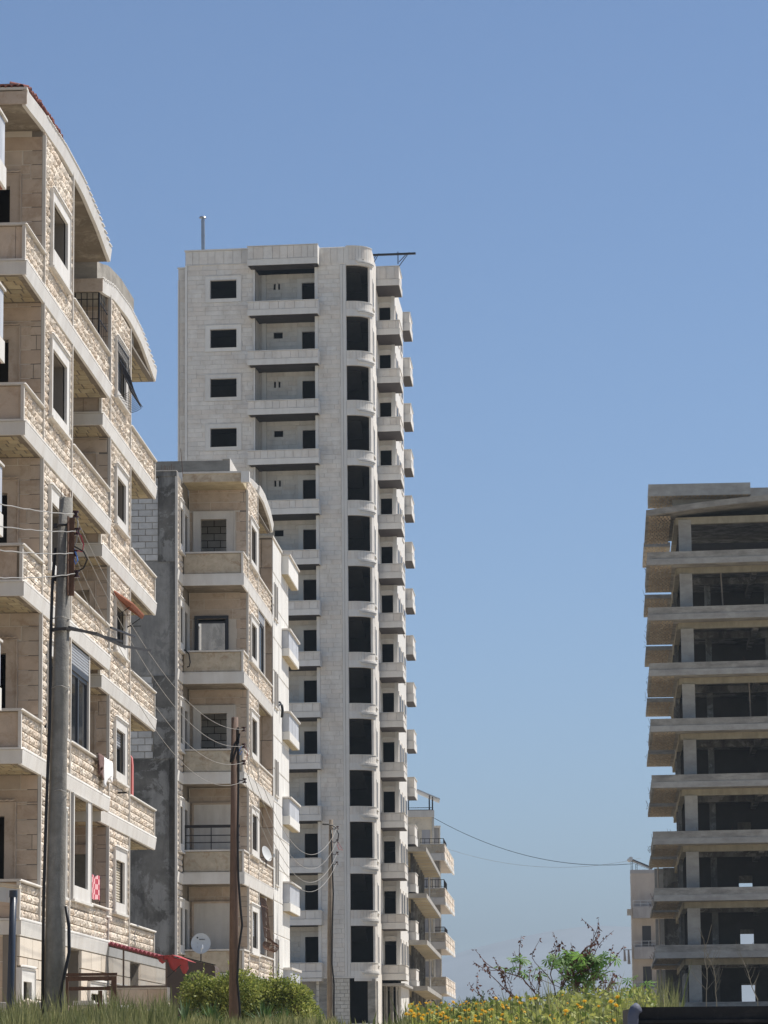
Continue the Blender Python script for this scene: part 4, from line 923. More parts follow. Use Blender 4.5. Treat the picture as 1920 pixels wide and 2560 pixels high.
bx('cornice', 'tower_l', wa, -8.60, -4.55, -0.05, 0.02, 52.02, 52.06)
wb = solid(MB(), 'y', 0.62, 0.25, (-9.22, -8.66, 3.6, 52.0)).build('wall', 'mortar_t', T)
ct.add('stone_panel', 'tower', wb, 'y', 0.62, courses((-9.16, -8.66, 30, 51.2), [], 0.46, 0.9, 0.009), 0.02, False, 0.6)
ct.add('stone_panel', 'tower', wb, 'y', 0.62, courses((-9.16, -8.66, 51.25, 51.95), [], 0.7, 0.5, 0.009), 0.025)
MB().box(-9.27, -8.66, 0.55, 0.9, 52.0, 52.08).box(-9.24, -9.16, 0.56, 0.62, 3.6, 51.2).each('coping', 'tower_l', wb)
for k, z in enumerate(ZP[:7]):
    o = surround(T, 'y', 0.0, (-7.35, -5.05, z + 0.22, z + 1.90), (-7.04, -5.34, z + 0.45, z + 1.66), 'tower_l', 0.045, False, False)
    MB().box(-7.08, -5.30, -0.065, -0.046, z + 0.41, z + 0.45).box(-7.08, -5.30, -0.065, -0.046, z + 1.66, z + 1.70).box(-7.08, -7.04, -0.065, -0.046, z + 0.45, z + 1.66).box(-5.34, -5.30, -0.065, -0.046, z + 0.45, z + 1.66).build('inner_moulding', 'tower_l', o)
# --- loggias and balconies
lb_h = []
for k, z in enumerate(ZP): lb_h += [(-3.21, -2.79 if k % 2 == 0 else -2.63, z + 1.28, z + 1.68), (-1.37, -0.45, z - 0.85, z + 1.66)]
lb = solid(MB(), 'y', 1.62, 0.2, (-4.15, -0.30, 3.6, 52.0), lb_h).build('loggia_back_wall', 'mortar_t', T)
rows = []
for k, z in enumerate(ZP): rows += courses((-3.66, -0.32, z - 0.8, z + 2.3), [(-3.22, -2.62, z + 1.26, z + 1.70), (-1.66, -0.3, z - 0.9, z + 1.92)], 0.32, 0.85, 0.009)
ct.add('stone_panel', 'tower', lb, 'y', 1.62, rows, 0.025, False, 0.8)
MB().box(-3.97, -3.69, 1.52, 1.60, 6.9, 51.6).build('pilaster', 'tower_l', lb)
MB().box(-4.40, -4.15, 0.02, 1.7, 6.9, 52.0).box(-0.32, -0.05, 0.27, 1.7, 3.6, 52.0).each('loggia_cheek', 'tower', T)
for k, z in enumerate(ZP):
    surround(T, 'y', 1.60, (-1.66, -0.40, z - 0.85, z + 1.92), (-1.37, -0.47, z - 0.85, z + 1.66), 'tower_l', 0.04, False, False, 'door_frame')
    if k % 2 == 0: bx('window_post', 'tower', T, -3.08, -2.92, 1.65, 1.78, z + 1.28, z + 1.68)
def tower_balc(k, z, roof=False):
    h = 0.92
    b = MB().box(-4.46, -0.02, -0.86, 0.0, z - h + 0.04, z - h + 0.30).box(-4.46, -0.02, -0.86, -0.74, z - h + 0.3, z - 0.04).box(-4.46, -4.34, -0.74, 0.0, z - h + 0.3, z - 0.04).box(-0.14, -0.02, -0.74, 0.0, z - h + 0.3, z - 0.04).build('balcony', 'mortar_t', T)
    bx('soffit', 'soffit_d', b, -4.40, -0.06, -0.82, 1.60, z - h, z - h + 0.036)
    lo = z - 0.55 if not roof else z - 0.88
    ct.add('parapet_panel', 'tower', b, 'y', -0.86, courses((-4.48, 0.0, lo, z - 0.04), [], 2.0, 0.52, 0.014, 0.3, 0.0), 0.035, False, 1.2)
    lo2 = z - h if not roof else z - 1.27
    MB().box(-4.50, 0.02, -0.925, -0.862, lo2, lo - 0.006).box(-4.52, 0.03, -0.935, -0.862, lo - 0.03, lo - 0.005).box(-0.02, 0.02, -0.862, -0.02, lo2, lo - 0.006).box(-4.50, -4.46, -0.862, -0.02, lo2, lo - 0.006).build('fascia_band', 'tower_l', b)
    MB().box(-0.018, 0.01, -0.88, -0.02, lo, z - 0.04).build('side_panel', 'tower_l', b)
    MB().box(-4.52, 0.035, -0.935, -0.70, z - 0.038, z).build('coping', 'tower_l', b)
for k, z in enumerate(ZP): tower_balc(k, z)
tower_balc(-1, 52.95, True)
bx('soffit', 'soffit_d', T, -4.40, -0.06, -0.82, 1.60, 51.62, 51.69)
# --- flat pier right of the loggias
pr = solid(MB(), 'y', 0.02, 0.25, (-0.30, 1.68, 6.82, 52.9)).build('wall', 'mortar_t', T)
ct.add('stone_panel', 'tower', pr, 'y', 0.02, courses((-0.10, 1.32, 6.92, 52.0), [], 0.29, 0.9, 0.009), 0.02, False, 1.5)
ct.add('stone_panel', 'tower', pr, 'y', 0.02, courses((-0.06, 1.9, 51.78, 52.90), [], 1.1, 0.5, 0.012, 0.2, 0), 0.034)
MB().box(-0.31, -0.11, -0.03, 0.018, 6.9, 51.7).box(1.33, 1.47, -0.05, 0.018, 6.9, 51.7).box(1.49, 1.68, -0.03, 0.018, 6.9, 51.7).each('pilaster', 'tower_l', pr)
# --- rounded corner: parapets with ribs, pier at its far end
def ang(a): return a
for k in range(-1, NF):
    z = 52.96 if k < 0 else ZP[k]; zl = 51.70 if k < 0 else z - 0.95
    b = MB().box(1.68, CX, 0.03, 0.25, zl, z - 0.03).arc(CX, CY_, CR - 0.25, CR - 0.03, -90, 0, zl, z - 0.03, 14).build('curved_parapet', 'mortar_t', T)
    band = z - 0.50 if k >= 0 else 52.05
    # panels as thin strips round the bend
    n = 10; pb = MB(); da = 90 / n
    for i in range(n): pb.arc(CX, CY_, CR - 0.03, CR, -90 + i * da + 0.35, -90 + (i + 1) * da - 0.35, band, z - 0.03, 2, rnd() + 0.001)
    pb.box(1.69, CX - 0.006, 0.0, 0.03, band, z - 0.03, rnd())
    pb.build('curved_panels', 'tower', b)
    rb = MB()
    for q, (za, zc, ex) in enumerate(((band - 0.065, band - 0.012, 0.075), (band - 0.165, band - 0.085, 0.125), (band - 0.265, band - 0.19, 0.085))):
        rb.arc(CX, CY_, CR - 0.03, CR + ex, -72 + q * 4, 8, za, zc, 14)
    rb.arc(CX, CY_, CR - 0.03, CR + 0.005, -90, 0, zl, band - 0.25, 12).arc(CX, CY_, CR - 0.03, CR - 0.006, -90, 0, band - 0.25, band - 0.006, 12).box(1.69, CX - 0.003, -0.003, 0.03, zl, band - 0.006)
    rb.build('ribbed_moulding', 'tower_l', b)
    MB().arc(CX, CY_, CR - 0.26, CR + 0.03, -90, 0, z - 0.028, z + 0.005, 14).box(1.68, CX - 0.003, -0.03, 0.26, z - 0.028, z + 0.005).build('coping', 'tower_l', b)
MB().arc(CX, CY_, CR - 0.15, CR - 0.01, -20, 0, 6.9, 51.7, 5).build('corner_pier', 'tower', T)
# floors and rooms behind the openings
fs = MB()
for k in range(-1, NF):
    z = (52.55 if k < 0 else ZP[k]) - 0.93
    fs.prism([(-8.6, 0.3), (1.7, 0.3), (2.6, 0.5), (3.0, 1.3), (2.55, 6.0), (2.4, 9.4), (3.4, 9.5), (2.9, 18.2), (-8.6, 18.2)], z, z + 0.18)
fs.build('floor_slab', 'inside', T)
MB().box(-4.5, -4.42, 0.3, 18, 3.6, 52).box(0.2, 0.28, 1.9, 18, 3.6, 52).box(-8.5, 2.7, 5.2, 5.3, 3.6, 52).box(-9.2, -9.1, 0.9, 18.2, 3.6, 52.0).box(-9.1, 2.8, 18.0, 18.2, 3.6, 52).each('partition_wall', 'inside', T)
for k, z in enumerate(ZP):
    st = MB().extr([(2.0 + 0.3 * q, z + 2.22 - 0.17 * q) for q in range(6)] + [(3.8, z + 1.36), (2.0, z + 2.36)], 'x', 0.6, 2.3).build('stair_flight', 'inside', T)
# --- flank between the bend and the wing
def flank(y): return 3.2 + SK * (y - 1.3)
fl = MB().prism([(flank(1.3) - 0.25, 1.3), (flank(1.3), 1.3), (flank(6.0), 6.0), (flank(6.0) - 0.25, 6.0)], 3.6, 52.9).build('wall', 'tower', T)
for k in range(NF):
    z = ZP[k]; y0, y1 = 1.75, 2.5
    o = MB().prism([(flank(y0 - .25), y0 - .25), (flank(y0 - .25) + 0.03, y0 - .25), (flank(y1 + .25) + .03, y1 + .25), (flank(y1 + .25), y1 + .25)], z - 0.15, z + 1.75).build('window', 'tower_l', T)
    MB().prism([(flank(y0), y0), (flank(y0) + 0.038, y0), (flank(y1) + .038, y1), (flank(y1), y1)], z + 0.02, z + 1.6).build('pane', 'frame', o)
    MB().prism([(flank(y0 - .3), y0 - .3), (flank(y0 - .3) + 0.09, y0 - .3), (flank(y1 + .3) + .09, y1 + .3), (flank(y1 + .3), y1 + .3)], z - 0.2, z - 0.152).build('sill', 'tower_l', o)
# --- wing with square balconies
WX0, WX1 = 2.80, 4.37
def wside(y): return 3.68 - 0.056 * (y - 9.2)
wh = [(2.65, 3.41, z - 0.85, z + 1.60) for z in ZP]
wf = solid(MB(), 'y', 9.22, 0.2, (2.2, 3.46, 6.8, 52.4), wh).build('wall', 'tower', T)
MB().box(3.47, 3.68, 9.16, 9.4, 6.8, 52.4).build('pilaster', 'tower_l', wf)
MB().prism([(2.70, 6.05), (2.82, 6.05), (2.60, 9.2), (2.46, 9.2)], 6.8, 52.2).build('wing_cheek', 'tower', T)
for k, z in enumerate(ZP):
    a = MB(); n = 8; cx = 3.03
    for q in range(n):      # flat arch moulding over the door
        t0, t1 = math.pi * q / n, math.pi * (q + 1) / n
        f = lambda t, r, h: (cx + math.copysign(abs(math.cos(t)) ** 0.5, math.cos(t)) * r, z + 1.60 + h * math.sin(t) ** 0.6)
        p = [f(t0, 0.40, 0.26), f(t1, 0.40, 0.26), f(t1, 0.47, 0.34), f(t0, 0.47, 0.34)]
        a.add([(x, 9.17, zz) for x, zz in p] + [(x, 9.22, zz) for x, zz in p], [(0, 1, 2, 3), (0, 4, 5, 1), (1, 5, 6, 2), (2, 6, 7, 3), (3, 7, 4, 0)])
    a.box(2.59, 2.65, 9.18, 9.22, z - 0.9, z + 1.60).box(3.41, 3.46, 9.18, 9.22, z - 0.9, z + 1.60)
    a.build('door_frame', 'tower_l', T)
def sq_balc(z, zt, x0, x1, y0, y1, h, bandh, name, soff='soffit_d'):
    dx = SK * (y1 - y0)
    P = lambda e: [(x0 - (0 if e == 0 else 0), y0 - e), (x1 + e, y0 - e), (x1 + dx + e, y1 + e), (x0 + dx, y1 + e)]
    b = MB().prism(P(-0.03), z - h + 0.03, zt - 0.04).build('balcony', 'mortar_t', T)
    ct.add('parapet_panel', 'tower', b, 'y', y0 + 0.03, courses((x0, x1, z - h + bandh, zt - 0.04), [], 3.0, 0.52, 0.014, 0.25, 0.0), 0.035, False, 0.9)
    sp = MB(); n = 3
    for i in range(n):
        ya, yb = y0 + 0.01 + (y1 - y0) * i / n, y0 - 0.006 + (y1 - y0) * (i + 1) / n
        sp.prism([(x1 - 0.03 + SK * (ya - y0), ya), (x1 + 0.005 + SK * (ya - y0), ya), (x1 + 0.005 + SK * (yb - y0), yb), (x1 - 0.03 + SK * (yb - y0), yb)], z - h + bandh, zt - 0.04, rnd() + 0.001)
    sp.build('side_panels', 'tower', b)
    MB().prism(P(0.04), z - h, z - h + bandh - 0.03).prism(P(0.06), z - h + bandh - 0.03, z - h + bandh - 0.006).build('fascia_band', 'tower_l', b)
    MB().prism(P(0.05), zt - 0.038, zt).build('coping', 'tower_l', b)
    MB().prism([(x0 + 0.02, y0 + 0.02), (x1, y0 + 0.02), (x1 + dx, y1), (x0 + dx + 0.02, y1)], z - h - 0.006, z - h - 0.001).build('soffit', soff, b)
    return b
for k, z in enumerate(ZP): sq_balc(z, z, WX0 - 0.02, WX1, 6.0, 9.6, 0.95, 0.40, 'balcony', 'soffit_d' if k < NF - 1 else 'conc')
sq_balc(52.97, 52.97, WX0 - 0.02, WX1, 6.0, 9.6, 1.30, 0.42, 'balcony')
# sunlit side of the wing and its slim windows
ws = MB().prism([(wside(9.42) - 0.2, 9.42), (wside(9.42), 9.42), (wside(18.2), 18.2), (wside(18.2) - 0.2, 18.2)], 3.6, 52.6).build('wall', 'tower_l', T)
for k, z in enumerate(ZP):
    for y0 in (9.9, 12.4, 15.4):
        y1 = y0 + 1.3
        o = MB().prism([(wside(y0 - .3), y0 - .3), (wside(y0 - .3) + 0.05, y0 - .3), (wside(y1 + .3) + .05, y1 + .3), (wside(y1 + .3), y1 + .3)], z - 0.25, z + 1.75).build('window', 'tower', T)
        MB().prism([(wside(y0), y0), (wside(y0) + 0.06, y0), (wside(y1) + .06, y1), (wside(y1), y1)], z - 0.05, z + 1.5).build('pane', 'frame', o)
# far balconies
for k in range(NF + 1):
    z = 52.62 - 3.2 * k if k else 52.62
    sq_balc(z, z, 3.05, 3.63, 18.3, 22.0, 1.30, 0.55, 'balcony')
# --- open ground storey
gs = MB().box(-4.5, -0.48, 5.0, 5.2, 3.6, 6.6).build('rear_wall', 'inside', T)
cb = bx('block_wall', 'mortar_d', T, 0.58, 1.60, 0.05, 0.25, 3.6, 6.80)
ct.add('concrete_block', 'block_t', cb, 'y', 0.05, courses((0.57, 1.61, 3.62, 6.78), [], 0.225, 0.47, 0.016, 0.05), 0.03)
cb2 = bx('block_wall', 'mortar_d', T, -0.46, -0.28, 0.05, 0.25, 3.6, 6.80)
ct.add('concrete_block', 'block_t', cb2, 'y', 0.05, courses((-0.47, -0.27, 3.62, 6.78), [], 0.34, 0.4, 0.016, 0.05), 0.03)
cb3 = bx('block_wall', 'mortar_d', T, 1.70, 3.1, 0.12, 0.3, 3.6, 4.06)
ct.add('concrete_block', 'block_t', cb3, 'y', 0.12, courses((1.70, 3.1, 3.62, 4.06), [], 0.22, 0.47, 0.016, 0.05), 0.03)
MB().box(-0.27, 0.56, 0.02, 0.3, 3.6, 6.8).box(2.66, 3.14, 0.5, 1.0, 3.6, 6.75).each('concrete_column', 'conc', T)
MB().box(-4.6, -0.02, -0.86, 0.3, 6.62, 6.80).box(-0.05, 1.9, -0.03, 0.3, 6.80, 6.91).arc(CX, CY_, CR - 0.3, CR + 0.01, -90, 0, 6.62, 6.80, 12).build('ground_slab_edge', 'tower_l', T)
MB().prism([(2.8, 6), (4.3, 6), (3.2, 22), (2.0, 22)], 6.45, 6.60).build('floor_slab', 'conc_l', T)
MB().box(2.9, 3.0, 7.0, 7.25, 3.6, 6.6).box(3.1, 3.3, 8.0, 8.3, 3.6, 6.6).box(2.86, 2.98, 3.0, 3.2, 3.6, 6.6).each('concrete_column', 'conc', T)
MB().box(2.6, 2.84, 8.9, 9.1, 3.6, 6.6).build('block_pier', 'block_t', T)
MB().tube([(3.42, 9, 3.6), (3.42, 9, 6.6)], 0.055, n=8).tube([(3.42, 9, 6.2), (3.42, 9, 6.5)], 0.075, n=8).build('drainpipe', 'pvc', T)
MB().tube([(3.64, 9, 3.6), (3.62, 9, 6.6)], 0.035, n=8).build('drainpipe', 'pvc', T)
# roof: rolled-steel beam with struts, flue
MB().box(2.86, 5.71, 4.0, 4.12, 53.2, 53.33).build('roof_beam', 'iron', T)
MB().tube([(4.56, 4.05, 52.6), (4.56, 4.05, 53.42)], 0.04, n=4).tube([(4.62, 4.05, 52.45), (5.30, 4.05, 53.36)], 0.028, n=4).tube([(4.62, 4.1, 52.75), (5.1, 4.1, 53.25)], 0.028, n=4).tube([(2.95, 4.05, 52.7), (3.32, 4.05, 53.36)], 0.028, n=4).tube([(2.9, 4.1, 52.9), (3.12, 4.1, 53.25)], 0.028, n=4).build('beam_strut', 'iron', T)
bx('roof_slab', 'conc', T, -8.6, 2.8, 0.3, 18, 52.0, 52.12)
MB().tube([(-8.19, 4.0, 52.1), (-8.21, 4.0, 54.9), (-8.22, 4.0, 56.05)], 0.125, 0.12, n=12).tube([(-8.21, 4, 54.95), (-8.21, 4, 55.02)], 0.14, n=12).tube([(-8.22, 4.0, 56.0), (-8.23, 4.0, 56.22)], 0.09, n=10).build('flue_pipe', 'greypipe', T)
MB().tube([(-8.23, 4.0, 56.16), (-8.23, 4.0, 56.20), (-8.23, 4, 56.25)], 0.25, 0.2, n=14).build('flue_cap', 'greypipe', T)
ct.finish()

# ================================================================== unfinished concrete frame (R) on the right
RX, RY = 14.996, 192.0
R = thing('concrete_frame_building', (RX, RY, 4.0), 3.7, 'unfinished grey concrete frame building with open floors on the right', 'building')
cr = Clad(R)
FS = -0.093                                    # front edge is skewed to the flank
def fr_(x): return FS * x
SB = [29.54 - 3.18 * k for k in range(9)]       # slab undersides
XR = 14.0
for k, z in enumerate(SB):
    zt = z + 0.73
    s = MB().prism([(0, 0), (XR, fr_(XR)), (XR, 24), (1.6, 24), (1.6, 11.6), (0, 11.6)], z, z + 0.26)
    s.prism([(0.25, 14.2), (1.62, 14.2), (1.62, 23.2), (0.0, 23.2), (0.0, 14.2)], z + 0.003, z + 0.24)
    b = s.build('floor_slab', 'conc', R)
    MB().prism([(-0.02, -0.02), (XR, fr_(XR) - 0.02), (XR, fr_(XR) + 0.13), (-0.02, 0.13)], z + 0.262, zt).prism([(-0.02, 0.13), (0.12, 0.13), (0.12, 11.6), (-0.02, 11.6)], z + 0.262, z + 0.50).build('upstand', 'conc', b)
    MB().prism([(-0.035, -0.06), (XR, fr_(XR) - 0.06), (XR, fr_(XR) - 0.022), (-0.035, -0.022)], z - 0.0, z + 0.33).build('edge_beam', 'conc_l', b)
    # hollow clay blocks showing in the soffit, the two balcony strips
    pb = MB()
    for q in courses((0.12, 1.45, 0.35, 11.3), [], 0.62, 0.22, 0.07, 0.1): pb.box(q[0], q[1], q[2], q[3], z - 0.014, z - 0.001, rnd() + 0.001)
    for q in courses((0.10, 1.45, 14.4, 23.0), [], 0.62, 0.22, 0.07, 0.1): pb.box(q[0], q[1], q[2], q[3], z - 0.012, z + 0.001, rnd() + 0.001)
    pb.build('soffit_blocks', 'hourdis_r', b, kind='stuff')
    MB().prism([(1.92, 1.75), (XR, fr_(XR) + 1.75), (XR, 11.9), (1.92, 11.9)], z - 0.02, z - 0.004).build('ceiling', 'conc_d', R)  # added sheet under the slab, its dark colour stands in for interior shade
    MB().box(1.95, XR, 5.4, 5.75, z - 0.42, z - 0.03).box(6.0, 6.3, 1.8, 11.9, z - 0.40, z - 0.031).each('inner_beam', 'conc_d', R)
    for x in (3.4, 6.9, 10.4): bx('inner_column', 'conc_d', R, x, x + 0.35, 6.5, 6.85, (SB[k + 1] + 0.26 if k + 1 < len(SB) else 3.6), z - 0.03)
    # beam behind the edge and columns
    MB().prism([(1.70, 1.3), (XR, fr_(XR) + 1.3), (XR, fr_(XR) + 1.7), (1.70, 1.7)], z - 0.36, z - 0.002).box(1.62, 1.9, 1.72, 23.5, z - 0.36, z - 0.004).each('beam', 'beam', R)
    zf = SB[k + 1] + 0.26 if k + 1 < len(SB) else 3.6
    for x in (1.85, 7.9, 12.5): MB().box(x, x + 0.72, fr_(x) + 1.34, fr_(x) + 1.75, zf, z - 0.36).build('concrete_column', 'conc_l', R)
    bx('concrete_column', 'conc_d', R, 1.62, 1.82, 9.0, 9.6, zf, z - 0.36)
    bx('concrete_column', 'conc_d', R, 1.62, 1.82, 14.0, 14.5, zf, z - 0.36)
    # inner cross walls, with a doorway that shows daylight low down
    ho = [(5.2, 6.0, zf, zf + 1.75)] if k >= 4 else []
    solid(MB(), 'y', 12.0, 0.15, (1.9, XR, zf, z), ho).build('block_wall', 'inside', R)
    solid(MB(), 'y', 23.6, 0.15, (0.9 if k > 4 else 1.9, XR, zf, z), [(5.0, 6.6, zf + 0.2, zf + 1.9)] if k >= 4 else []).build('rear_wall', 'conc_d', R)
    if k >= 5: MB().box(0.35, 2.0, 24.2, 24.3, zf - 0.2, zf + 0.55).box(0.35, 2.0, 24.2, 24.3, zf + 1.35, z).box(0.35, 0.55, 24.2, 24.3, zf + 0.55, zf + 1.35).build('rear_wall', 'conc_l', R)
    elif k >= 2: MB().box(0.5, 2.0, 24.0, 24.2, zf - 0.1, zf + 0.25).build('rear_upstand', 'conc_d', R)
for k, z in enumerate(SB):
    rb = MB()
    for i in range(7):
        y = uni(0.5, 22); rb.tube([(0.0, y, z + uni(0.2, 0.7)), (-uni(0.05, 0.16), y, z + uni(0.3, 0.9))], 0.012, n=4)
    for i in range(5):
        x = uni(0.2, 9); rb.tube([(x, fr_(x) + 0.1, z + 0.7), (x + uni(-.1, .1), fr_(x) + 0.08, z + uni(0.78, 0.98))], 0.010, n=4)
    rb.build('starter_bars', 'rust', R, kind='stuff')
    if k % 2 == 0:
        for x in (4.3 + 0.7 * k, 9.6 - 0.4 * k): MB().tube([(x, 1.0, z - 2.9), (x + uni(-.15, .15), 1.1, z - 0.02)], 0.045, n=6).build('timber_prop', 'wood', R)
MB().box(1.64, 1.80, 2.0, 9.0, 3.6, 6.5).build('block_wall', 'conc', R)
bk = MB().prism([(0.0, 14.2), (1.62, 14.2), (1.62, 23.2), (0.0, 23.2)], 32.74, 33.0).build('floor_slab', 'conc', R)
pb = MB()
for q in courses((0.10, 1.45, 14.4, 23.0), [], 0.62, 0.22, 0.07, 0.1): pb.box(q[0], q[1], q[2], q[3], 32.726, 32.741, rnd() + 0.001)
pb.build('soffit_blocks', 'hourdis_r', bk, kind='stuff')
MB().box(1.62, 1.9, 1.72, 23.5, 32.1, 32.42).build('beam', 'beam', R)
# sloping roof slab with edge, penthouse box above
rf = MB(); n = 10
def rz(x): return 32.72 + 0.085 * x + 0.10 * math.sin(x * 0.35)
for i in range(n + 1):
    x = XR * i / n; rf.v += [(x, fr_(x), rz(x) - 0.34), (x, fr_(x), rz(x)), (x, 11.0, rz(x)), (x, 11.0, rz(x) - 0.34)]; rf.t += [0.0] * 4
for i in range(n):
    for q in range(4): a = 4 * i; rf.f.append((a + q, a + 4 + q, a + 4 + (q + 1) % 4, a + (q + 1) % 4))
rf.f += [(0, 1, 2, 3), (4 * n + 3, 4 * n + 2, 4 * n + 1, 4 * n)]
ro = rf.build('roof_slab', 'conc', R)
pb = MB()
for q in courses((0.12, 1.45, 0.35, 10.8), [], 0.62, 0.22, 0.07, 0.1): pb.box(q[0], q[1], q[2], q[3], rz(0.2) - 0.36, rz(0.2) - 0.335, rnd() + 0.001)
pb.build('soffit_blocks', 'hourdis_r', ro, kind='stuff')
MB().prism([(1.70, 1.3), (XR, fr_(XR) + 1.3), (XR, fr_(XR) + 1.7), (1.70, 1.7)], 32.05, 32.45).build('beam', 'beam', R)
for x in (1.85, 7.9, 12.5): bx('concrete_column', 'conc_l', R, x, x + 0.72, fr_(x) + 1.34, fr_(x) + 1.75, SB[0] + 0.26, 32.3)
solid(MB(), 'y', 12.0, 0.15, (1.9, XR, 29.8, 33.2)).build('block_wall', 'inside', R)
MB().prism([(1.92, 1.75), (XR, fr_(XR) + 1.75), (XR, 11.0), (1.92, 11.0)], 32.40, 32.43).build('ceiling', 'conc_d', R)  # top-floor sheet, likewise added and coloured dark in place of shade
MB().box(0.2, 6.1, 3.0, 7.6, 34.03, 34.72).build('penthouse_slab', 'conc_l', R)
pb = MB()
for q in courses((0.3, 6.0, 3.1, 7.5), [], 0.62, 0.22, 0.07, 0.1): pb.box(q[0], q[1], q[2], q[3], 34.015, 34.03, rnd() + 0.001)
pb.build('soffit_blocks', 'hourdis_r', R, kind='stuff')
MB().box(1.6, 4.8, 4.4, 4.6, 32.8, 34.03).box(6.1, XR, 3.4, 7.6, 33.2, 34.47).each('penthouse_wall', 'conc_l', R)
MB().tube([(0.58, 22.5, 4.2), (0.56, 22.5, 13.6)], 0.05, n=6).build('drainpipe', 'plaster', R)

# ================================================================== peach plaster block (R2) behind it
R2 = thing('apartment_building', (18.2, 255.0, 4.0), 4.0, 'peach plaster apartment block with rooftop solar heater, half hidden by the concrete frame', 'building')
MB().box(0, 7, 0, 14, 4, 15.45).build('wall', 'plaster', R2)
bx('roof_parapet', 'plaster_g', R2, -0.06, 7, -0.06, 14, 15.45, 15.72)
bx('corner_strip', 'white_w', R2, -0.06, 0.0, 0.0, 3.0, 4, 15.45)
for k in range(4):
    z = 12.1 - 3.0 * k
    b = bx('balcony', 'plaster_g', R2, 0.1, 7, -1.1, 0, z, z + 0.86)
    r = MB().box(0.1, 7, -1.1, -1.07, z + 1.28, z + 1.31).box(0.1, 7, -1.1, -1.07, z + 1.05, z + 1.07)
    for i in range(12): r.box(0.1 + 0.55 * i, 0.13 + 0.55 * i, -1.1, -1.07, z + 0.86, z + 1.28)
    r.build('balcony_rail', 'steel', b)
    bx('window', 'frame', R2, 0.75, 1.4, -0.03, 0.0, z - 2.0, z - 0.55)
    MB().box(-0.35, -0.02, 0.8, 1.5, z + 0.3, z + 0.75).build('air_conditioner', 'white_w', R2) if k == 0 else None
# laundry strips and solar water heater
o = thing('laundry', (17.9, 255.6, 8.7), 0, 'grey trousers drying off the corner of the peach plaster block', 'laundry')
for dx in (-0.32, -0.02): MB().add([(dx, 0, 9.8), (dx + 0.12, 0, 9.8), (dx + 0.2, 0.02, 8.75 - dx * 0.7), (dx - 0.02, 0.02, 8.75 - dx * 0.7), (dx, 0.03, 9.8), (dx + 0.12, 0.03, 9.8), (dx + 0.2, 0.05, 8.75 - dx * .7), (dx - 0.02, 0.05, 8.75 - dx * .7)], [(0, 1, 2, 3), (7, 6, 5, 4), (0, 4, 5, 1), (1, 5, 6, 2), (2, 6, 7, 3), (3, 7, 4, 0)]).build('trouser_leg', 'plaster_g', o)
bx('bracket', 'iron', o, -0.35, 0.35, 0, 0.03, 9.8, 9.84)
o = thing('solar_water_heater', (18.6, 256.0, 15.72), 0, 'tilted solar water heater on the roof of the peach plaster block', 'solar heater')
MB().add([(-0.25, 0, 16.62), (1.35, 0, 15.95), (1.35, 1.6, 15.95), (-0.25, 1.6, 16.62), (-0.28, 0, 16.54), (1.32, 0, 15.87), (1.32, 1.6, 15.87), (-0.28, 1.6, 16.54)], [(0, 1, 2, 3), (7, 6, 5, 4), (0, 4, 5, 1), (1, 5, 6, 2), (2, 6, 7, 3), (3, 7, 4, 0)]).build('collector_panel', 'frame', o)
MB().tube([(-0.32, -0.1, 16.60), (-0.32, 1.7, 16.60)], 0.16, n=12).build('water_tank', 'steel', o)
lg = MB()
for x, z in ((-0.2, 16.55), (0.15, 16.3), (1.2, 15.95)):
    for y in (0.05, 1.5): lg.tube([(x, y, 15.72), (x, y, z)], 0.025, n=4)
lg.tube([(-0.2, 0.05, 16.3), (1.2, 0.05, 15.75)], 0.015, n=4); lg.build('support_frame', 'iron', o)

# ================================================================== long slab-fronted frame (T3) and balcony house (T2) right of the tower
T3 = thing('concrete_frame_building', (1.5, 228.0, 3.8), 1.7, 'low unfinished concrete frame with projecting bare slabs beside the tower', 'building')
def t3x(y): return 1.12 + 0.014 * y
for k, z in enumerate((15.9, 12.8, 9.7, 6.67)):
    MB().prism([(-4, 0), (t3x(0), 0), (t3x(33), 33), (-4, 33)], z - 0.30, z).build('floor_slab', 'conc_l', T3)
    pb = MB()
    for i in range(10): pb.box(-0.5, t3x(i * 3.3) - 0.05, 0.4 + i * 3.25, 3.0 + i * 3.25, z - 0.312, z - 0.301, rnd() + 0.001)
    pb.build('soffit_blocks', 'hourdis', T3, kind='stuff')
    zl = (12.8, 9.7, 6.67, 3.4)[k]
    for i in range(9): bx('concrete_column', 'conc_d', T3, 0.0 + 0.03 * i, 0.18 + 0.03 * i, 2.0 + i * 3.4, 2.4 + i * 3.4, zl, z - 0.312)
bx('rear_wall', 'inside', T3, -0.6, -0.5, 0.5, 33, 3.5, 15.6)
bx('rear_wall', 'conc_d', T3, -4, -0.6, 32.5, 33, 3.5, 15.6)
MB().tube([(0.72, 32, 3.6), (0.72, 32, 15.6)], 0.07, n=6).build('drainpipe', 'pvc', T3)

T2 = thing('apartment_building', (0, 268.0, 3.9), 0.0, 'cream balcony house with iron railings and a rooftop pergola, right of the tower', 'building')
c4 = Clad(T2); S_ = 268 / 240.0
def zz(z): return 1.6 + (z - 1.6) * S_
MB().box(-3, 2.6 * S_ + 0.65, 0, 14, 3.9, zz(19.15)).build('wall', 'plaster_y', T2)
MB().box(3.56, 3.72, -0.1, 14, 3.9, zz(19.2)).build('quoin_strip', 'block_t', T2)
bx('parapet_band', 'white_w', T2, -3, 3.74, -0.16, 14, zz(18.72), zz(19.2))
MB().box(3.73, 4.12, 1.5, 14, 3.9, zz(18.05)).build('stair_bay', 'plaster_g', T2)
MB().box(4.13, 4.22, 1.4, 14, 3.9, zz(18.05)).build('quoin_strip', 'block_t', T2)
bx('bay_cap', 'white_w', T2, 3.72, 4.25, 1.3, 14, zz(18.05), zz(18.2))
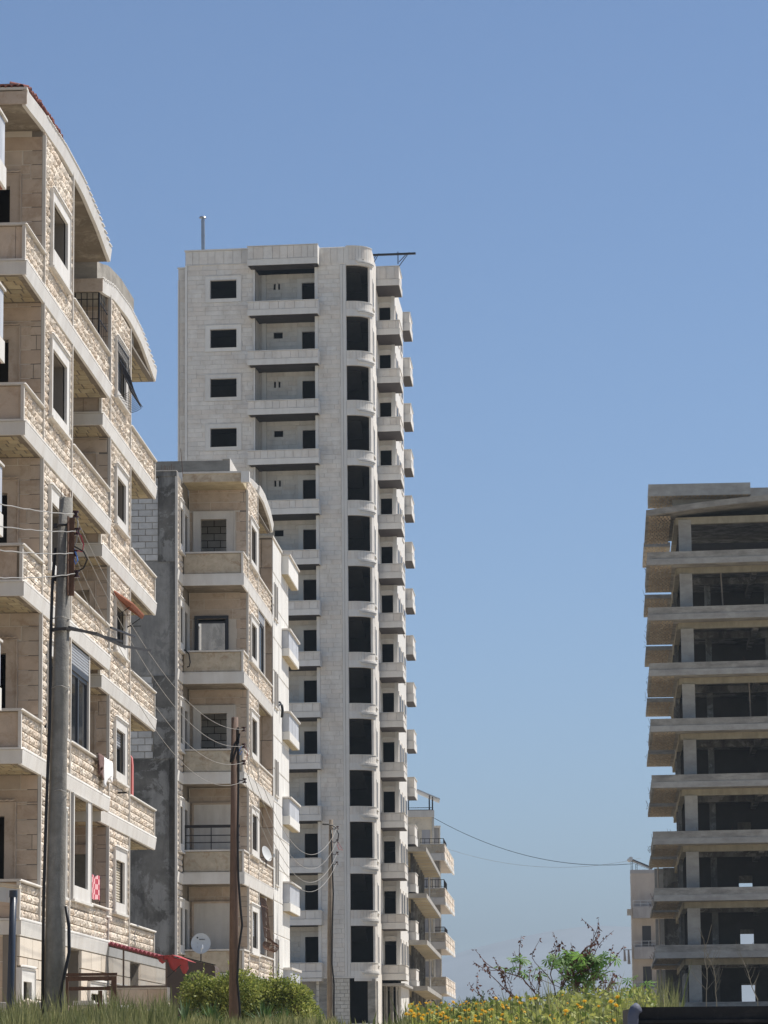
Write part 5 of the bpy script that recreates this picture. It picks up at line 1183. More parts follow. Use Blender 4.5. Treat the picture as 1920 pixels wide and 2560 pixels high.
for k in range(4):
    zt = zz(16.7) - 3.42 * k; h = 1.30
    x0, x1 = 2.56, 4.42
    b = MB().prism([(x0, -2.6), (x1, -2.6), (x1 + 1.15, 19), (x0 + 1.15, 19)], zt - h * 0.86, zt - 0.06).build('balcony', 'plaster', T2)
    for q in courses((x0, x1, zt - 0.72, zt - 0.06), [], 0.2, 1.2, 0.02): c4.add('stone_panel', 'panel_m', b, 'y', -2.6, [q], 0.03)
    MB().box(x0, x1 + 0.03, -2.66, -2.56, zt - h, zt - 0.74).prism([(x0, -2.7), (x1 + 0.06, -2.7), (x1 + 1.21, 19), (x0 + 1.15, 19)], zt - 0.056, zt).build('fascia_band', 'white_w', b)
    for i in range(4):                       # stepped rough-stone panels on the sunlit side
        ya, yb = -2.55 + i * 5.4, -2.55 + i * 5.4 + 4.7; e = 0.053
        for j in range(4):
            z0 = zt - 0.10 - 0.245 * (j + 1)
            MB().prism([(x1 + e * (ya + 2.6) - 0.02, ya), (x1 + e * (ya + 2.6) + 0.06 + 0.02 * (j % 2), ya), (x1 + e * (yb + 2.6) + 0.06 + 0.02 * (j % 2), yb), (x1 + e * (yb + 2.6) - 0.02, yb)], z0 + 0.015, z0 + 0.24, rnd()).build('stone_panel', 'rock', b)
        MB().prism([(x1 + e * (ya + 2.6) - 0.02, ya), (x1 + e * (ya + 2.6) + 0.10, ya), (x1 + e * (yb + 2.6) + 0.10, yb), (x1 + e * (yb + 2.6) - 0.02, yb)], zt - h - 0.02, zt - 1.085).build('side_band', 'white', b)
    if k < 3:
        xa = x0 if k < 2 else 3.65; r = MB(); zr = zt + 0.42 if k != 1 else zt + 0.66
        r.box(xa, x1, -2.6, -2.56, zr - 0.05, zr).box(xa, x1, -2.6, -2.57, zt + 0.10, zt + 0.13)
        n = 5 if k == 0 else 8
        for i in range(n + 1): x = xa + (x1 - xa - 0.04) * i / n; r.box(x, x + 0.04, -2.6, -2.56, zt, zr)
        r.prism([(x1 - 0.04, -2.56), (x1, -2.56), (x1 + 0.33, 4), (x1 + 0.29, 4)], zr - 0.05, zr)
        for i in range(9): y = -2.5 + i * 0.8; r.box(x1 - 0.04 + 0.05 * (y + 2.6), x1 + 0.05 * (y + 2.6), y, y + 0.08, zt, zr)
        r.build('balcony_rail', 'iron', b)
    bx('door', 'frame', T2, 2.2, 2.45, -0.04, 0.0, zt - 1.1, zt + 1.2)
    bx('door', 'plaster_g', T2, 2.75, 3.4, -0.03, 0.0, zt - 1.1, zt + 1.25)
    MB().tube([(2.08, -0.3, zt - 2.5), (2.08, -0.3, zt + 0.9)], 0.05, n=6).build('drainpipe', 'pvc', T2)
c4.finish()
o = thing('roof_pergola', (1.7, 268.5, zz(19.2)), 0, 'dark steel pergola with tilted roof sheet on the cream balcony house', 'pergola')
pg = MB(); zb = zz(19.2)
for x in (0.0, 1.65, 1.9):
    for y in (0.0, 3.0): pg.box(x, x + 0.07, y, y + 0.07, zb, zb + 1.85 - x * 0.35)
for z in (zb + 0.05, zb + 0.22): pg.box(0, 1.9, 0, 0.05, z, z + 0.05)
pg.build('pergola_frame', 'iron', o)
MB().add([(-0.2, -0.3, zb + 2.1), (2.5, -0.3, zb + 0.95), (2.5, 3.5, zb + 0.95), (-0.2, 3.5, zb + 2.1), (-0.2, -0.3, zb + 2.03), (2.5, -0.3, zb + 0.85), (2.5, 3.5, zb + 0.85), (-0.2, 3.5, zb + 2.03)], [(0, 1, 2, 3), (7, 6, 5, 4), (0, 4, 5, 1), (1, 5, 6, 2), (2, 6, 7, 3), (3, 7, 4, 0)]).build('roof_sheet', 'steel', o)
o = thing('barred_gate', (2.9, 262.0, 3.9), 0, 'dark arched iron gate at the foot of the cream balcony house', 'gate')
MB().tube([(0, 0, 3.9), (0, 0, 6.0), (0.08, 0, 6.25), (0.25, 0, 6.36), (0.45, 0, 6.36), (0.62, 0, 6.25), (0.7, 0, 6.0), (0.7, 0, 3.9)], 0.05, n=5).build('arch_frame', 'iron', o)
MB().box(0.05, 0.65, 0, 0.03, 3.9, 5.1).build('gate_panel', 'iron', o)

# ================================================================== balconies of the block at the picture's left edge (L0)
L0 = thing('apartment_building', onL(0, -4.4, GZ), 2.96, 'block at the left edge showing only its grey marble balcony ends', 'building')
c0 = Clad(L0)
MB().box(-6, -0.9, -8, -0.6, 2.1, 21.5).build('wall', 'beige', L0)
for zt, zb_ in ((18.0, 16.75), (14.95, 13.65), (11.85, 10.6), (8.80, 7.6)):
    b = MB().box(-3.0, 0.34, -6, 0.0, zb_ + 0.02, zt - 0.03).build('balcony', 'mortar_d', L0)
    c0.add('marble_panel', 'greym', b, 'x', 0.34, courses((-6, -0.02, zb_ + 0.40, zt - 0.03), [], 2, 0.8, 0.012, 0.1, 0), 0.025)
    bx('fascia_band', 'white', b, -3.0, 0.385, -6, 0.02, zb_, zb_ + 0.385)
    bx('coping', 'white_w', b, -3.0, 0.40, -6, 0.04, zt - 0.028, zt + 0.012)
    bx('soffit', 'tile_o', b, -3.0, 0.33, -5.9, -0.02, zb_ - 0.008, zb_ - 0.001)
c0.finish()
rf = MB().add([(-6, -6, 23.2), (0.62, -6, 21.42), (0.62, -0.0, 21.42), (-6, 0.0, 23.2), (-6, -6, 23.1), (0.62, -6, 21.30), (0.62, 0.0, 21.30), (-6, 0.0, 23.1)], [(0, 1, 2, 3), (7, 6, 5, 4), (0, 4, 5, 1), (1, 5, 6, 2), (2, 6, 7, 3), (3, 7, 4, 0)]).build('roof', 'tile', L0)
for i in range(24): clay_tile(rf, 'tile', (0.66, -5.6 + 0.24 * i, 21.40), 'x', -0.5, 0.085, 0.13) if i > 14 else None

# ================================================================== power poles and wires
def insulator(o, p, d=1):
    """two-skirt ceramic spool on a short pin"""
    mb = MB(); x, y, z = p
    for za, zb_, r in ((-0.06, -0.035, 0.055), (-0.03, 0.02, 0.03), (0.02, 0.05, 0.055)): mb.tube([(x, y, z + za), (x, y, z + zb_)], r, r * 0.9, n=9)
    return mb.build('insulator', 'insul', o, smooth=False)
P1 = thing('power_pole', (-5.06, 52.0, 1.9), 0, 'thick weathered concrete power pole in front of the nearest block', 'power pole')
MB().tube([(0, 0, 1.7), (0.01, 0, 4), (0.05, 0, 7.0), (0.13, 0, 10.3)], 0.175, 0.102, n=20).build('shaft', 'pole', P1, smooth=True)
rb = MB()
for k in range(7):
    a = k * 0.9; x, y = 0.13 + 0.08 * math.cos(a), 0.08 * math.sin(a); rb.tube([(x, y, 10.28), (x + uni(-.01, .01), y, 10.40 + uni(0, .06))], 0.006, n=4)
rb.build('starter_bars', 'rust', P1, kind='stuff')
MB().box(0.18, 0.275, -0.15, -0.06, 8.76, 9.97).box(0.18, 0.20, -0.30, -0.1, 8.76, 9.97).build('insulator_rail', 'rust', P1)
cl = MB()
for z in (9.86, 9.06): cl.tube([(0.12 + 0.125 * math.cos(t), 0.125 * math.sin(t), z) for t in [2 * math.pi * q / 16 for q in range(17)]], 0.018, n=4)
cl.box(-0.06, 0.0, -0.03, 0.03, 9.82, 9.9).box(-0.08, 0.0, -0.03, 0.03, 9.0, 9.09); cl.each('clamp', 'iron', P1)
I1 = [(0.27, -0.1, 10.03), (0.30, -0.1, 9.76), (0.26, -0.1, 9.42), (0.29, -0.1, 9.10)]
for p in I1: insulator(P1, (p[0] + 0.02, p[1], p[2]))
ar = MB(); ar.tube([(-0.04, -0.2, 8.22), (0.15, -0.2, 8.24), (0.55, 0.6, 8.26), (0.85, 2.2, 8.25), (1.15, 4.2, 8.42)], 0.03, n=4).tube([(0.75, 1.0, 8.40), (0.98, 3.0, 8.50)], 0.02, n=4).tube([(0.2, -0.1, 8.27), (0.85, 2.0, 8.30)], 0.025, n=4)
ar.tube([(0.05 + 0.15 * math.cos(t), 0.15 * math.sin(t), 8.24) for t in [2 * math.pi * q / 16 for q in range(17)]], 0.022, n=4)
ar.build('bracket_arm', 'iron', P1)
lp = MB().tube([(0.29, -0.1, 10.03), (0.33, -0.12, 9.9), (0.31, -0.12, 9.6), (0.26, -0.12, 9.5)], 0.011, n=5).build('jumper_wire', 'alu', P1)
MB().tube([(0.30, -0.12, 9.76), (0.38, -0.12, 9.68), (0.42, -0.12, 9.55), (0.40, -0.12, 9.44), (0.30, -0.12, 9.46)], 0.011, n=5).build('jumper_wire', 'redw', P1)
MB().tube([(0.26, -0.13, 9.50), (0.30, -0.13, 9.42), (0.33, -0.13, 9.30), (0.30, -0.13, 9.24), (0.27, -0.13, 9.32), (0.25, -0.13, 9.45)], 0.012, n=5).build('jumper_wire', 'bluew', P1)
MB().tube([(0.28, -0.13, 9.52), (0.42, -0.13, 9.44), (0.48, -0.13, 9.32), (0.42, -0.13, 9.18), (0.30, -0.13, 9.12)], 0.012, n=5).build('jumper_wire', 'cable', P1)
MB().tube([(0.18, -0.12, 4.0), (0.23, -0.16, 3.7), (0.24, -0.2, 3.3), (0.17, -0.22, 2.95), (0.10, -0.22, 2.6), (0.10, -0.2, 1.8)], 0.026, n=8).build('service_cable', 'cable', P1, smooth=True)
MB().tube([(-0.02, -0.11, 9.5), (-0.06, -0.13, 8.9), (-0.08, -0.14, 8.0), (-0.085, -0.15, 6.8), (-0.13, -0.13, 5.4), (-0.16, -0.12, 4.2), (-0.17, -0.1, 1.8)], 0.026, n=6).build('service_cable', 'cable', P1, smooth=True)
tw = MB()
for z in (8.42, 7.35, 5.75): tw.tube([(0.06 + 0.145 * math.cos(t), 0.145 * math.sin(t), z + 0.02 * math.sin(3 * t)) for t in [2 * math.pi * q / 14 for q in range(15)]], 0.006, n=4)
tw.build('tie_wire', 'alu', P1)

P2 = thing('power_pole', (-3.70, 82.0, 2.2), 0, 'slim rusty brown steel power pole in front of the loggia block', 'power pole')
MB().tube([(0, 0, 2.0), (0.02, 0, 6.0), (0.045, 0, 9.9)], 0.118, 0.083, n=16).build('shaft', 'rust_pole', P2, smooth=True)
I2 = [(0.26, -0.05, 9.61), (0.26, -0.05, 9.21), (0.26, -0.05, 8.81), (0.28, -0.05, 8.37)]
br = MB().box(0.10, 0.15, -0.12, -0.06, 8.3, 9.65)
for p in I2: br.tube([(0.12, -0.09, p[2]), (p[0], p[1], p[2])], 0.014, n=4)
br.build('insulator_rail', 'iron', P2)
for p in I2: insulator(P2, p)
MB().tube([(0.16, -0.1, 9.5), (0.08, -0.13, 9.1), (0.0, -0.14, 8.85), (-0.05, -0.13, 8.80), (-0.03, -0.13, 9.0), (0.05, -0.13, 9.25), (0.13, -0.12, 9.4), (0.14, -0.1, 8.9), (0.13, -0.1, 8.0), (0.11, -0.12, 7.0), (0.13, -0.12, 6.0), (0.18, -0.12, 5.3), (0.22, -0.13, 4.9), (0.13, -0.14, 4.3), (0.10, -0.14, 3.6), (0.16, -0.14, 2.9), (0.17, -0.14, 2.2)], 0.028, n=7).build('service_cable', 'cable', P2, smooth=True)
MB().tube([(0.22, -0.1, 9.2), (0.16, -0.12, 9.08), (0.13, -0.12, 9.02), (0.18, -0.12, 8.98), (0.22, -0.1, 9.08)], 0.01, n=4).build('jumper_wire', 'bluew', P2)
MB().tube([(0.28, -0.06, 9.2), (0.36, -0.06, 9.05), (0.33, -0.06, 8.9), (0.28, -0.06, 8.80)], 0.008, n=4).build('jumper_wire', 'redw', P2)

P3 = thing('power_pole', (-2.03, 118.0, 2.6), 0, 'grey timber power pole with street-light arm in front of the tower', 'power pole')
MB().tube([(0, 0, 2.2), (0.03, 0, 6.0), (0.10, 0, 9.96)], 0.10, 0.07, n=14).build('shaft', 'wood', P3, smooth=True)
MB().tube([(-0.20, -0.1, 9.80), (0.0, -0.1, 9.79), (0.18, -0.1, 9.74), (0.28, -0.1, 9.68)], 0.03, 0.022, n=6).build('lamp_arm', 'iron', P3)
I3 = [(0.32, -0.05, 9.68), (0.31, -0.05, 9.22), (0.31, -0.05, 8.8), (0.29, -0.05, 8.46)]
br = MB()
for p in I3: br.tube([(0.08, -0.05, p[2] + 0.02), (0.2, -0.05, p[2] - 0.06), (p[0], p[1], p[2])], 0.016, n=4)
br.build('insulator_pin', 'iron', P3)
for p in I3: insulator(P3, p)
MB().tube([(0.29, -0.08, 9.6), (0.36, -0.1, 9.45), (0.33, -0.1, 9.25)], 0.02, n=5).tube([(0.10, -0.09, 9.6), (0.13, -0.1, 8.5), (0.16, -0.11, 7.4), (0.12, -0.11, 6.3), (0.10, -0.11, 5.0), (0.17, -0.11, 4.3), (0.16, -0.11, 3.6), (0.15, -0.11, 2.4)], 0.028, n=6).build('service_cable', 'cable', P3, smooth=True)
MB().tube([(0.31, -0.07, 9.2), (0.46, -0.07, 8.98), (0.50, -0.07, 8.90), (0.36, -0.07, 8.93), (0.31, -0.07, 9.1)], 0.010, n=4).build('jumper_wire', 'redw', P3)

def wpos(o, p): return Vector((o.location.x + p[0], o.location.y + p[1], p[2]))
def wire(a, b, sag, label, r=0.011, m='alu', grp='overhead line conductors', n=26, wob=0.0, name='overhead_wire'):
    a, b = Vector(a), Vector(b); pts = []
    for i in range(n + 1):
        t = i / n; p = a.lerp(b, t); p.z -= 4 * sag * t * (1 - t) - wob * math.sin(i * 2.3) * 0.5; pts.append(tuple(p))
    o = MB().tube(pts, r, n=5).build(name, m, smooth=True)
    return tag(o, label, 'wire', grp)
PREV = [(-4.80, 40.0, 8.36), (-4.79, 40.0, 8.08), (-4.78, 40.0, 7.78), (-4.77, 40.0, 7.46)]
ends = [(-4.72, 36.0, 7.80), (-4.71, 36.0, 7.52), (-4.70, 36.0, 7.22), (-4.69, 36.0, 6.92)]
ords = ['topmost', 'second highest', 'third highest', 'lowest']
for i in range(4):
    p1 = wpos(P1, I1[i]); t = Vector(((-4.58 * 0 + [-4.58, -4.58, -4.57, -4.57][i]), 40.0, [8.23, 7.96, 7.67, 7.34][i])); d = (t - p1)
    wire(p1, p1 + d * 1.9 + Vector((0, 0, 0.16)), 0.085, '%s of the wires running from the concrete pole to the left edge' % ords[i], 0.0075, wob=0.012)
    wire(p1, wpos(P2, I2[i]), [0.35, 0.42, 0.5, 0.62][i] + 0.55, '%s of the wires between the concrete pole and the rusty pole' % ords[i], 0.0055)
    wire(wpos(P2, I2[i]), wpos(P3, I3[i]), [1.85, 1.85, 1.85, 1.75][i] - 0.02, '%s of the sagging wires between the rusty pole and the timber pole' % ords[i], 0.0075)
wire((3.6, 266.5, 20.6), (18.3, 255.5, 16.2), 1.25, 'thin dark cable across the sky from the cream house to the concrete frame', 0.020, 'cable', None)
wire((3.9, 275, 19.0), (19.5, 262, 17.0), 1.2, 'faint thin cable just below the dark cable across the sky', 0.010, 'alu', None)

# drainpipe and sheet-metal box by the left edge, low walls, rusty gate
o = thing('drainpipe', (-6.35, 58.0, 2.0), 0, 'dark blue vertical drainpipe at the lower left corner', 'pipe')
MB().tube([(-0.06, 0, 1.9), (-0.03, 0, 3.0), (0.0, 0, 4.5)], 0.062, 0.058, n=12).build('pipe', 'drain', o, smooth=True)
MB().tube([(0.0, 0, 4.44), (0.0, 0, 4.56)], 0.07, n=12).build('collar', 'drain', o)
o = thing('sheet_metal_canopy', (-6.9, 58.3, 4.3), 0, 'pale sheet metal canopy edge at the lower left picture border', 'canopy')
for i in range(5):
    a = -0.35 + 0.19 * i; MB().add([(a, 0, 4.74 - 0.03 * i), (a + 0.185, 0, 4.715 - 0.03 * i), (a + 0.185, 0.02, 4.715 - 0.03 * i), (a, 0.02, 4.74 - 0.03 * i), (a, 0, 4.46 - 0.022 * i), (a + 0.185, 0, 4.44 - 0.022 * i), (a + 0.185, 0.02, 4.44 - 0.022 * i), (a, 0.02, 4.46 - 0.022 * i)], [(0, 1, 2, 3), (7, 6, 5, 4), (0, 4, 5, 1), (1, 5, 6, 2), (2, 6, 7, 3), (3, 7, 4, 0)]).build('sheet', 'steel', o)
MB().add([(-0.4, -0.05, 4.80), (0.62, -0.05, 4.66), (0.62, 0.25, 4.66), (-0.4, 0.25, 4.80), (-0.4, -0.05, 4.75), (0.62, -0.05, 4.61), (0.62, 0.25, 4.61), (-0.4, 0.25, 4.75)], [(0, 1, 2, 3), (7, 6, 5, 4), (0, 4, 5, 1), (1, 5, 6, 2), (2, 6, 7, 3), (3, 7, 4, 0)]).build('roof_edge', 'plaster_y', o)

gw = thing('garden_wall', (-7.2, 58.6, 1.9), 0, 'low grey concrete block garden wall behind the concrete pole', 'wall')
cg = Clad(gw); b = bx('wall_core', 'conc', gw, 0, 1.45, 0, 0.2, 1.9, 2.68)
cg.add('concrete_block', 'block', b, 'y', 0, courses((0, 1.45, 1.9, 2.70), [], 0.27, 0.55, 0.016, 0.1), 0.03); cg.finish()
def pillar(x, y, w, h, label, m='white_w', name='gate_pillar', capd=True):
    o = thing(name, (x, y, 1.9), 0, label, 'pillar')
    mb = MB(); n = 5; rr = random.Random(int(x * 100))
    for j in range(n + 1):
        for dx, dy in ((0, 0), (w, 0), (w, 0.22), (0, 0.22)): mb.v.append((dx + uni2(rr, -.006, .006), dy + uni2(rr, -.006, .006), 1.9 + (h - 1.9) * j / n)); mb.t.append(0.0)
    for j in range(n):
        for k in range(4): a = 4 * j; mb.f.append((a + k, a + (k + 1) % 4, a + 4 + (k + 1) % 4, a + 4 + k))
    mb.f += [(3, 2, 1, 0), (4 * n, 4 * n + 1, 4 * n + 2, 4 * n + 3)]
    mb.build('pillar_shaft', m, o)
    if capd: MB().box(-0.03, w + 0.04, -0.03, 0.25, h + 0.001, h + 0.05).tube([(-0.035, -0.03, h + 0.028), (w + 0.045, -0.03, h + 0.028)], 0.03, n=8).build('cap', 'white', o)
    else: MB().tube([(w * .1, .11, h - .02), (w * .5, .11, h + .045), (w * .9, .11, h - .01)], .1, .09, n=8).build('worn_top', m, o)
    return o
pillar(-6.19, 57.6, 0.27, 2.60, 'short worn stone gate post with rounded top left of the concrete pole', 'cream', 'gate_post', False)
pillar(-6.66, 57.0, 0.10, 2.70, 'slim pale post cut off by the left picture border', 'cream', 'gate_post', False)
pillar(-4.95, 58.0, 0.18, 2.60, 'white capped stone pillar in tall grass below the rusty frame', 'white_w')
pillar(-4.52, 57.6, 0.20, 2.54, 'white capped stone pillar right of the rusty frame', 'white_w')
pillar(-4.02, 57.4, 0.18, 2.47, 'low white capped pillar deep in the grass, furthest right', 'white_w')
lw = thing('garden_wall', (-5.5, 58.3, 1.9), 0, 'pale stone garden wall with white coping under the rusty frame', 'wall')
cg = Clad(lw); b = bx('wall_core', 'mortar', lw, 0, 0.95, 0, 0.2, 1.9, 2.62); cg.add('stone_panel', 'cream', b, 'y', 0, courses((0, 0.95, 1.9, 2.62), [], 0.36, 0.5), 0.02); cg.finish()
bx('coping', 'white', lw, 0.15, 0.5, -0.04, 0.24, 2.625, 2.70)
fg = thing('rusty_frame', (-5.46, 57.7, 1.95), 0, 'rusty steel gate frame standing before the ground floor of the nearest block', 'frame')
MB().box(0, 0.90, 0, 0.05, 3.10, 3.15).box(0.05, 0.85, 0.005, 0.045, 3.02, 3.095).box(0.0, 0.08, 0, 0.06, 2.0, 3.095).box(0.80, 0.89, 0, 0.06, 2.0, 3.095).box(0.09, 0.79, 0.01, 0.05, 2.86, 2.92).build('steel_member', 'rust', fg)
MB().box(0.58, 0.65, 0.01, 0.05, 2.55, 2.855).tube([(0.55, 0.03, 2.5), (0.62, 0.03, 2.66)], 0.03, n=5).build('steel_stub', 'rust', fg)
bs = thing('sheet_shed', (-5.46, 90.0, 2.2), 0, 'plain dark brown sheet metal shed behind the bush', 'shed')
MB().extr([(-0.52, 2.2), (0.92, 2.2), (0.92, 4.12), (0.90, 4.18), (0.12, 4.37), (-0.52, 4.37)], 'y', 0, 2.2).build('shed_wall', 'brownsheet', bs)
MB().tube([(-0.52, -0.02, 4.40), (0.12, -0.02, 4.39), (0.93, -0.02, 4.19)], 0.02, n=4).build('roof_edge', 'iron', bs)
MB().tube([(-0.50, -0.05, 2.2), (-0.50, -0.05, 4.35)], 0.05, n=6).build('corner_post', 'iron', bs)

# dark container edge at the lower right, close to the camera
ct_ = thing('metal_container', (0.985, 14.0, 1.0), 0, 'black dusty metal container top with rounded blue-grey corner at the lower right', 'container')
mb = MB(); prof = []
mb.box(0.03, 2.4, -0.0, 0.9, 1.0, 1.818).build('container_body', 'blackmetal', ct_)
lip = MB(); lip.box(0.03, 2.4, -0.015, -0.002, 1.0, 1.745).box(0.03, 2.4, -0.02, -0.002, 1.752, 1.765); lip.build('side_lip', 'blackmetal', ct_)
cn = MB(); pts = [(0.012, -0.01, 1.0), (0.010, -0.01, 1.78), (0.018, -0.008, 1.806), (0.032, 0.0, 1.815)]; cn.tube(pts, 0.024, n=10); cn.build('corner_trim', 'bluegrey', ct_, smooth=True)

# ================================================================== vegetation
def leaf_quad(mb, p, s, d, up, t, fold=0.25):
    d = d.normalized(); sd = d.cross(up); sd = sd.normalized() if sd.length > 1e-6 else Vector((1, 0, 0)); nn = sd.cross(d)
    a = p; b = p + d * s * 0.5 + sd * s * 0.28 + nn * s * 0.1 * fold; c = p + d * s; e = p + d * s * 0.5 - sd * s * 0.28 + nn * s * 0.1 * fold
    mb.add([tuple(a), tuple(b), tuple(c), tuple(e)], [(0, 1, 2, 3)], t)
def rdir(): 
    v = Vector((random.gauss(0, 1), random.gauss(0, 1), random.gauss(0, 1))); return v.normalized()
def bush(loc, rx, ry, h, n, label, cat='bush', name='bush', ls=0.085, m='leaf', group=None, lobes=9, stems=8, zfrac=0.35, seed=1):
    random.seed(seed); o = thing(name, loc, 0, label, cat, group); zb = loc[2]
    st = MB(); mb = MB(); cent = []
    for i in range(lobes):
        a = uni(0, 2 * math.pi); r = math.sqrt(rnd()) * 0.85
        cent.append((Vector((r * rx * math.cos(a), r * ry * math.sin(a), h * uni(zfrac, 0.82) * (1 - 0.30 * r))), uni(0.22, 0.40)))
    for c, k in cent[:stems]:
        st.tube([(c.x * 0.15, c.y * 0.15, zb), (c.x * 0.5 + uni(-.05, .05), c.y * 0.5, zb + c.z * 0.5), (c.x, c.y, zb + c.z * 0.95)], 0.03, 0.008, n=5)
    tot = sum(k ** 2 for c, k in cent)
    for c, k in cent:
        R = k * min(rx, h) * 1.25
        for i in range(int(n * k * k / tot)):
            d = rdir(); rr = R * (0.45 + 0.6 * rnd() ** 0.6); p = c + Vector((d.x * rr * 1.15, d.y * rr * 1.15, d.z * rr * 0.85))
            p += 0.12 * R * Vector((noise.noise(p * 5), noise.noise(p * 5 + Vector((9, 0, 0))), noise.noise(p * 5 + Vector((0, 9, 0)))))
            if p.z < 0.03: continue
            t = min(1, max(0, 0.45 + 0.4 * noise.noise(p * 2.5) + uni(-0.35, 0.35)))
            p = Vector((p.x, p.y, p.z + zb)); leaf_quad(mb, p, ls * uni(0.6, 1.25), (d + rdir() * 0.9 + Vector((0, 0, 0.2))), rdir(), t)
        for i in range(3):
            d = rdir(); d.z = abs(d.z); q = c + d * R * 1.15; st.tube([(c.x, c.y, zb + c.z), (q.x, q.y, zb + q.z)], 0.008, 0.003, n=4)
    for i in range(int(lobes * 2.2)):            # stray shoots that break the outline
        c, k = cent[random.randrange(lobes)]; d = rdir(); d.z = abs(d.z) * 0.8 + 0.35; d.normalize(); R = k * min(rx, h) * 1.25
        q = c + d * R * 0.9; L = ls * uni(1.5, 4.5); st.tube([(q.x, q.y, zb + q.z), (q.x + d.x * L, q.y + d.y * L, zb + q.z + d.z * L)], ls * 0.05, ls * 0.02, n=4)
        for s_ in range(9): u = s_ / 8; leaf_quad(mb, Vector((q.x + d.x * L * u, q.y + d.y * L * u, zb + q.z + d.z * L * u)), ls * uni(0.6, 1.1), d + rdir() * 0.9, rdir(), min(1, 0.55 + 0.45 * rnd()))
    st.build('stems', 'bark', o, kind='stuff'); mb.build('foliage', m, o)
    return o
bush((-4.30, 86.0, 2.35), 1.0, 0.7, 1.85, 12000, 'leafy light green bush directly behind the rusty steel pole', seed=4, lobes=18, ls=0.085)
bush((-3.20, 86.6, 2.35), 0.95, 0.7, 1.80, 11000, 'leafy light green bush right of the rusty steel pole', seed=9, lobes=17, ls=0.085)
bush((-2.35, 87.0, 2.35), 0.70, 0.6, 1.30, 7000, 'smaller light green bush at the right end of the hedge', seed=21, lobes=12, ls=0.08)
bush((-2.10, 85.0, 2.35), 0.35, 0.3, 0.5, 1800, 'low pale shrub in front of the smaller bush', seed=25, lobes=5, ls=0.07)

def yucca(loc, n, L, label, seed):
    random.seed(seed); o = thing('yucca', loc, 0, label, 'yucca', 'spiky yuccas in front of the bushes'); zb = loc[2]; mb = MB()
    MB().tube([(0, 0, zb - 0.1), (0.02, 0, zb + 0.28)], 0.06, 0.05, n=7).build('trunk', 'bark', o)
    for i in range(n):
        a = uni(0, 2 * math.pi); e = uni(0.25, 1.45); l = L * uni(0.7, 1.1); d = Vector((math.cos(a) * math.cos(e), math.sin(a) * math.cos(e), math.sin(e)))
        s = d.cross(Vector((0, 0, 1))).normalized() * 0.022; t = rnd(); p0 = Vector((0, 0, zb + 0.2)) + d * 0.03
        pm_ = p0 + d * l * 0.55; pe = p0 + d * l + Vector((0, 0, -0.18 * l * math.cos(e)))
        mb.add([tuple(p0 - s * 0.7), tuple(p0 + s * 0.7), tuple(pm_ + s), tuple(pe), tuple(pm_ - s)], [(0, 1, 2, 4), (4, 2, 3)], t)
    mb.build('leaves', 'yucca', o); return o
for i, (x, y, l, lab) in enumerate(((-4.75, 80.5, 0.80, 'spiky dark green yucca left of the rusty pole'), (-4.15, 80.8, 0.70, 'smaller spiky yucca just left of the rusty pole'), (-2.95, 81.5, 0.75, 'spiky dark green yucca right of the rusty pole'), (-2.50, 81.6, 0.55, 'small spiky yucca at the right of the hedge'), (-5.15, 80.0, 0.6, 'small spiky yucca nearest the brown shed'))):
    yucca((x, y, 2.25), 60, l, lab, 40 + i)

# castor-oil plant: withered stems, few palmate leaves
random.seed(77)
cz = 1.95
co = thing('castor_plant', (3.05, 60.0, cz), 0, 'sprawling half-withered castor plant with green palmate leaves among yellow flowers', 'plant')
st = MB(); dl = MB(); tips = []
def grow(p, d, L, r, lev):
    pts = [p]; q = p.copy(); dd = d.copy(); n = 6
    for i in range(n):
        dd = (dd + rdir() * 0.20 + Vector((0, 0, 0.05 if lev else 0.02))).normalized(); q = q + dd * L / n; pts.append(q.copy())
        if lev < 2 and i >= 2 and rnd() < 0.62:
            grow(q.copy(), (dd + rdir() * 0.75 + Vector((0, 0, 0.25))).normalized(), L * uni(0.38, 0.6), r * 0.6, lev + 1)
        if lev > 0 and rnd() < 0.8:
            for _ in range(2): leaf_quad(dl, q + rdir() * 0.02, uni(0.03, 0.085), (rdir() + Vector((0, 0, -0.7))), rdir(), rnd(), 2.0)
    st.tube([(a.x, a.y, a.z) for a in pts], r, r * 0.45, n=5)
    tips.append((q.copy(), dd.copy(), lev))
for d, L, r in (((-1.0, 0.0, 0.30), 1.25, .018), ((-0.8, 0.1, 0.75), 1.25, .02), ((-0.45, -0.1, 0.95), 1.2, .02), ((-0.15, 0.1, 1), 1.1, .018), ((0.12, 0, 1), 1.25, .024), ((0.3, -0.1, 1), 1.2, .02), ((0.55, 0.1, 0.85), 1.2, .02), ((0.9, -0.1, 0.6), 1.2, .018), ((1.1, 0.1, 0.45), 1.15, .016), ((-0.9, 0.2, 0.12), 1.2, .018), ((-0.6, 0.1, 0.5), 1.0, .016), ((0.2, 0.3, 0.9), 1.2, .02)):
    grow(Vector((uni(-.25, .25), uni(-.1, .1), cz + 0.1)), Vector(d).normalized(), L, r, 0)
st.build('stems', 'bark_p', co); dl.build('withered_leaves', 'dryleaf', co)
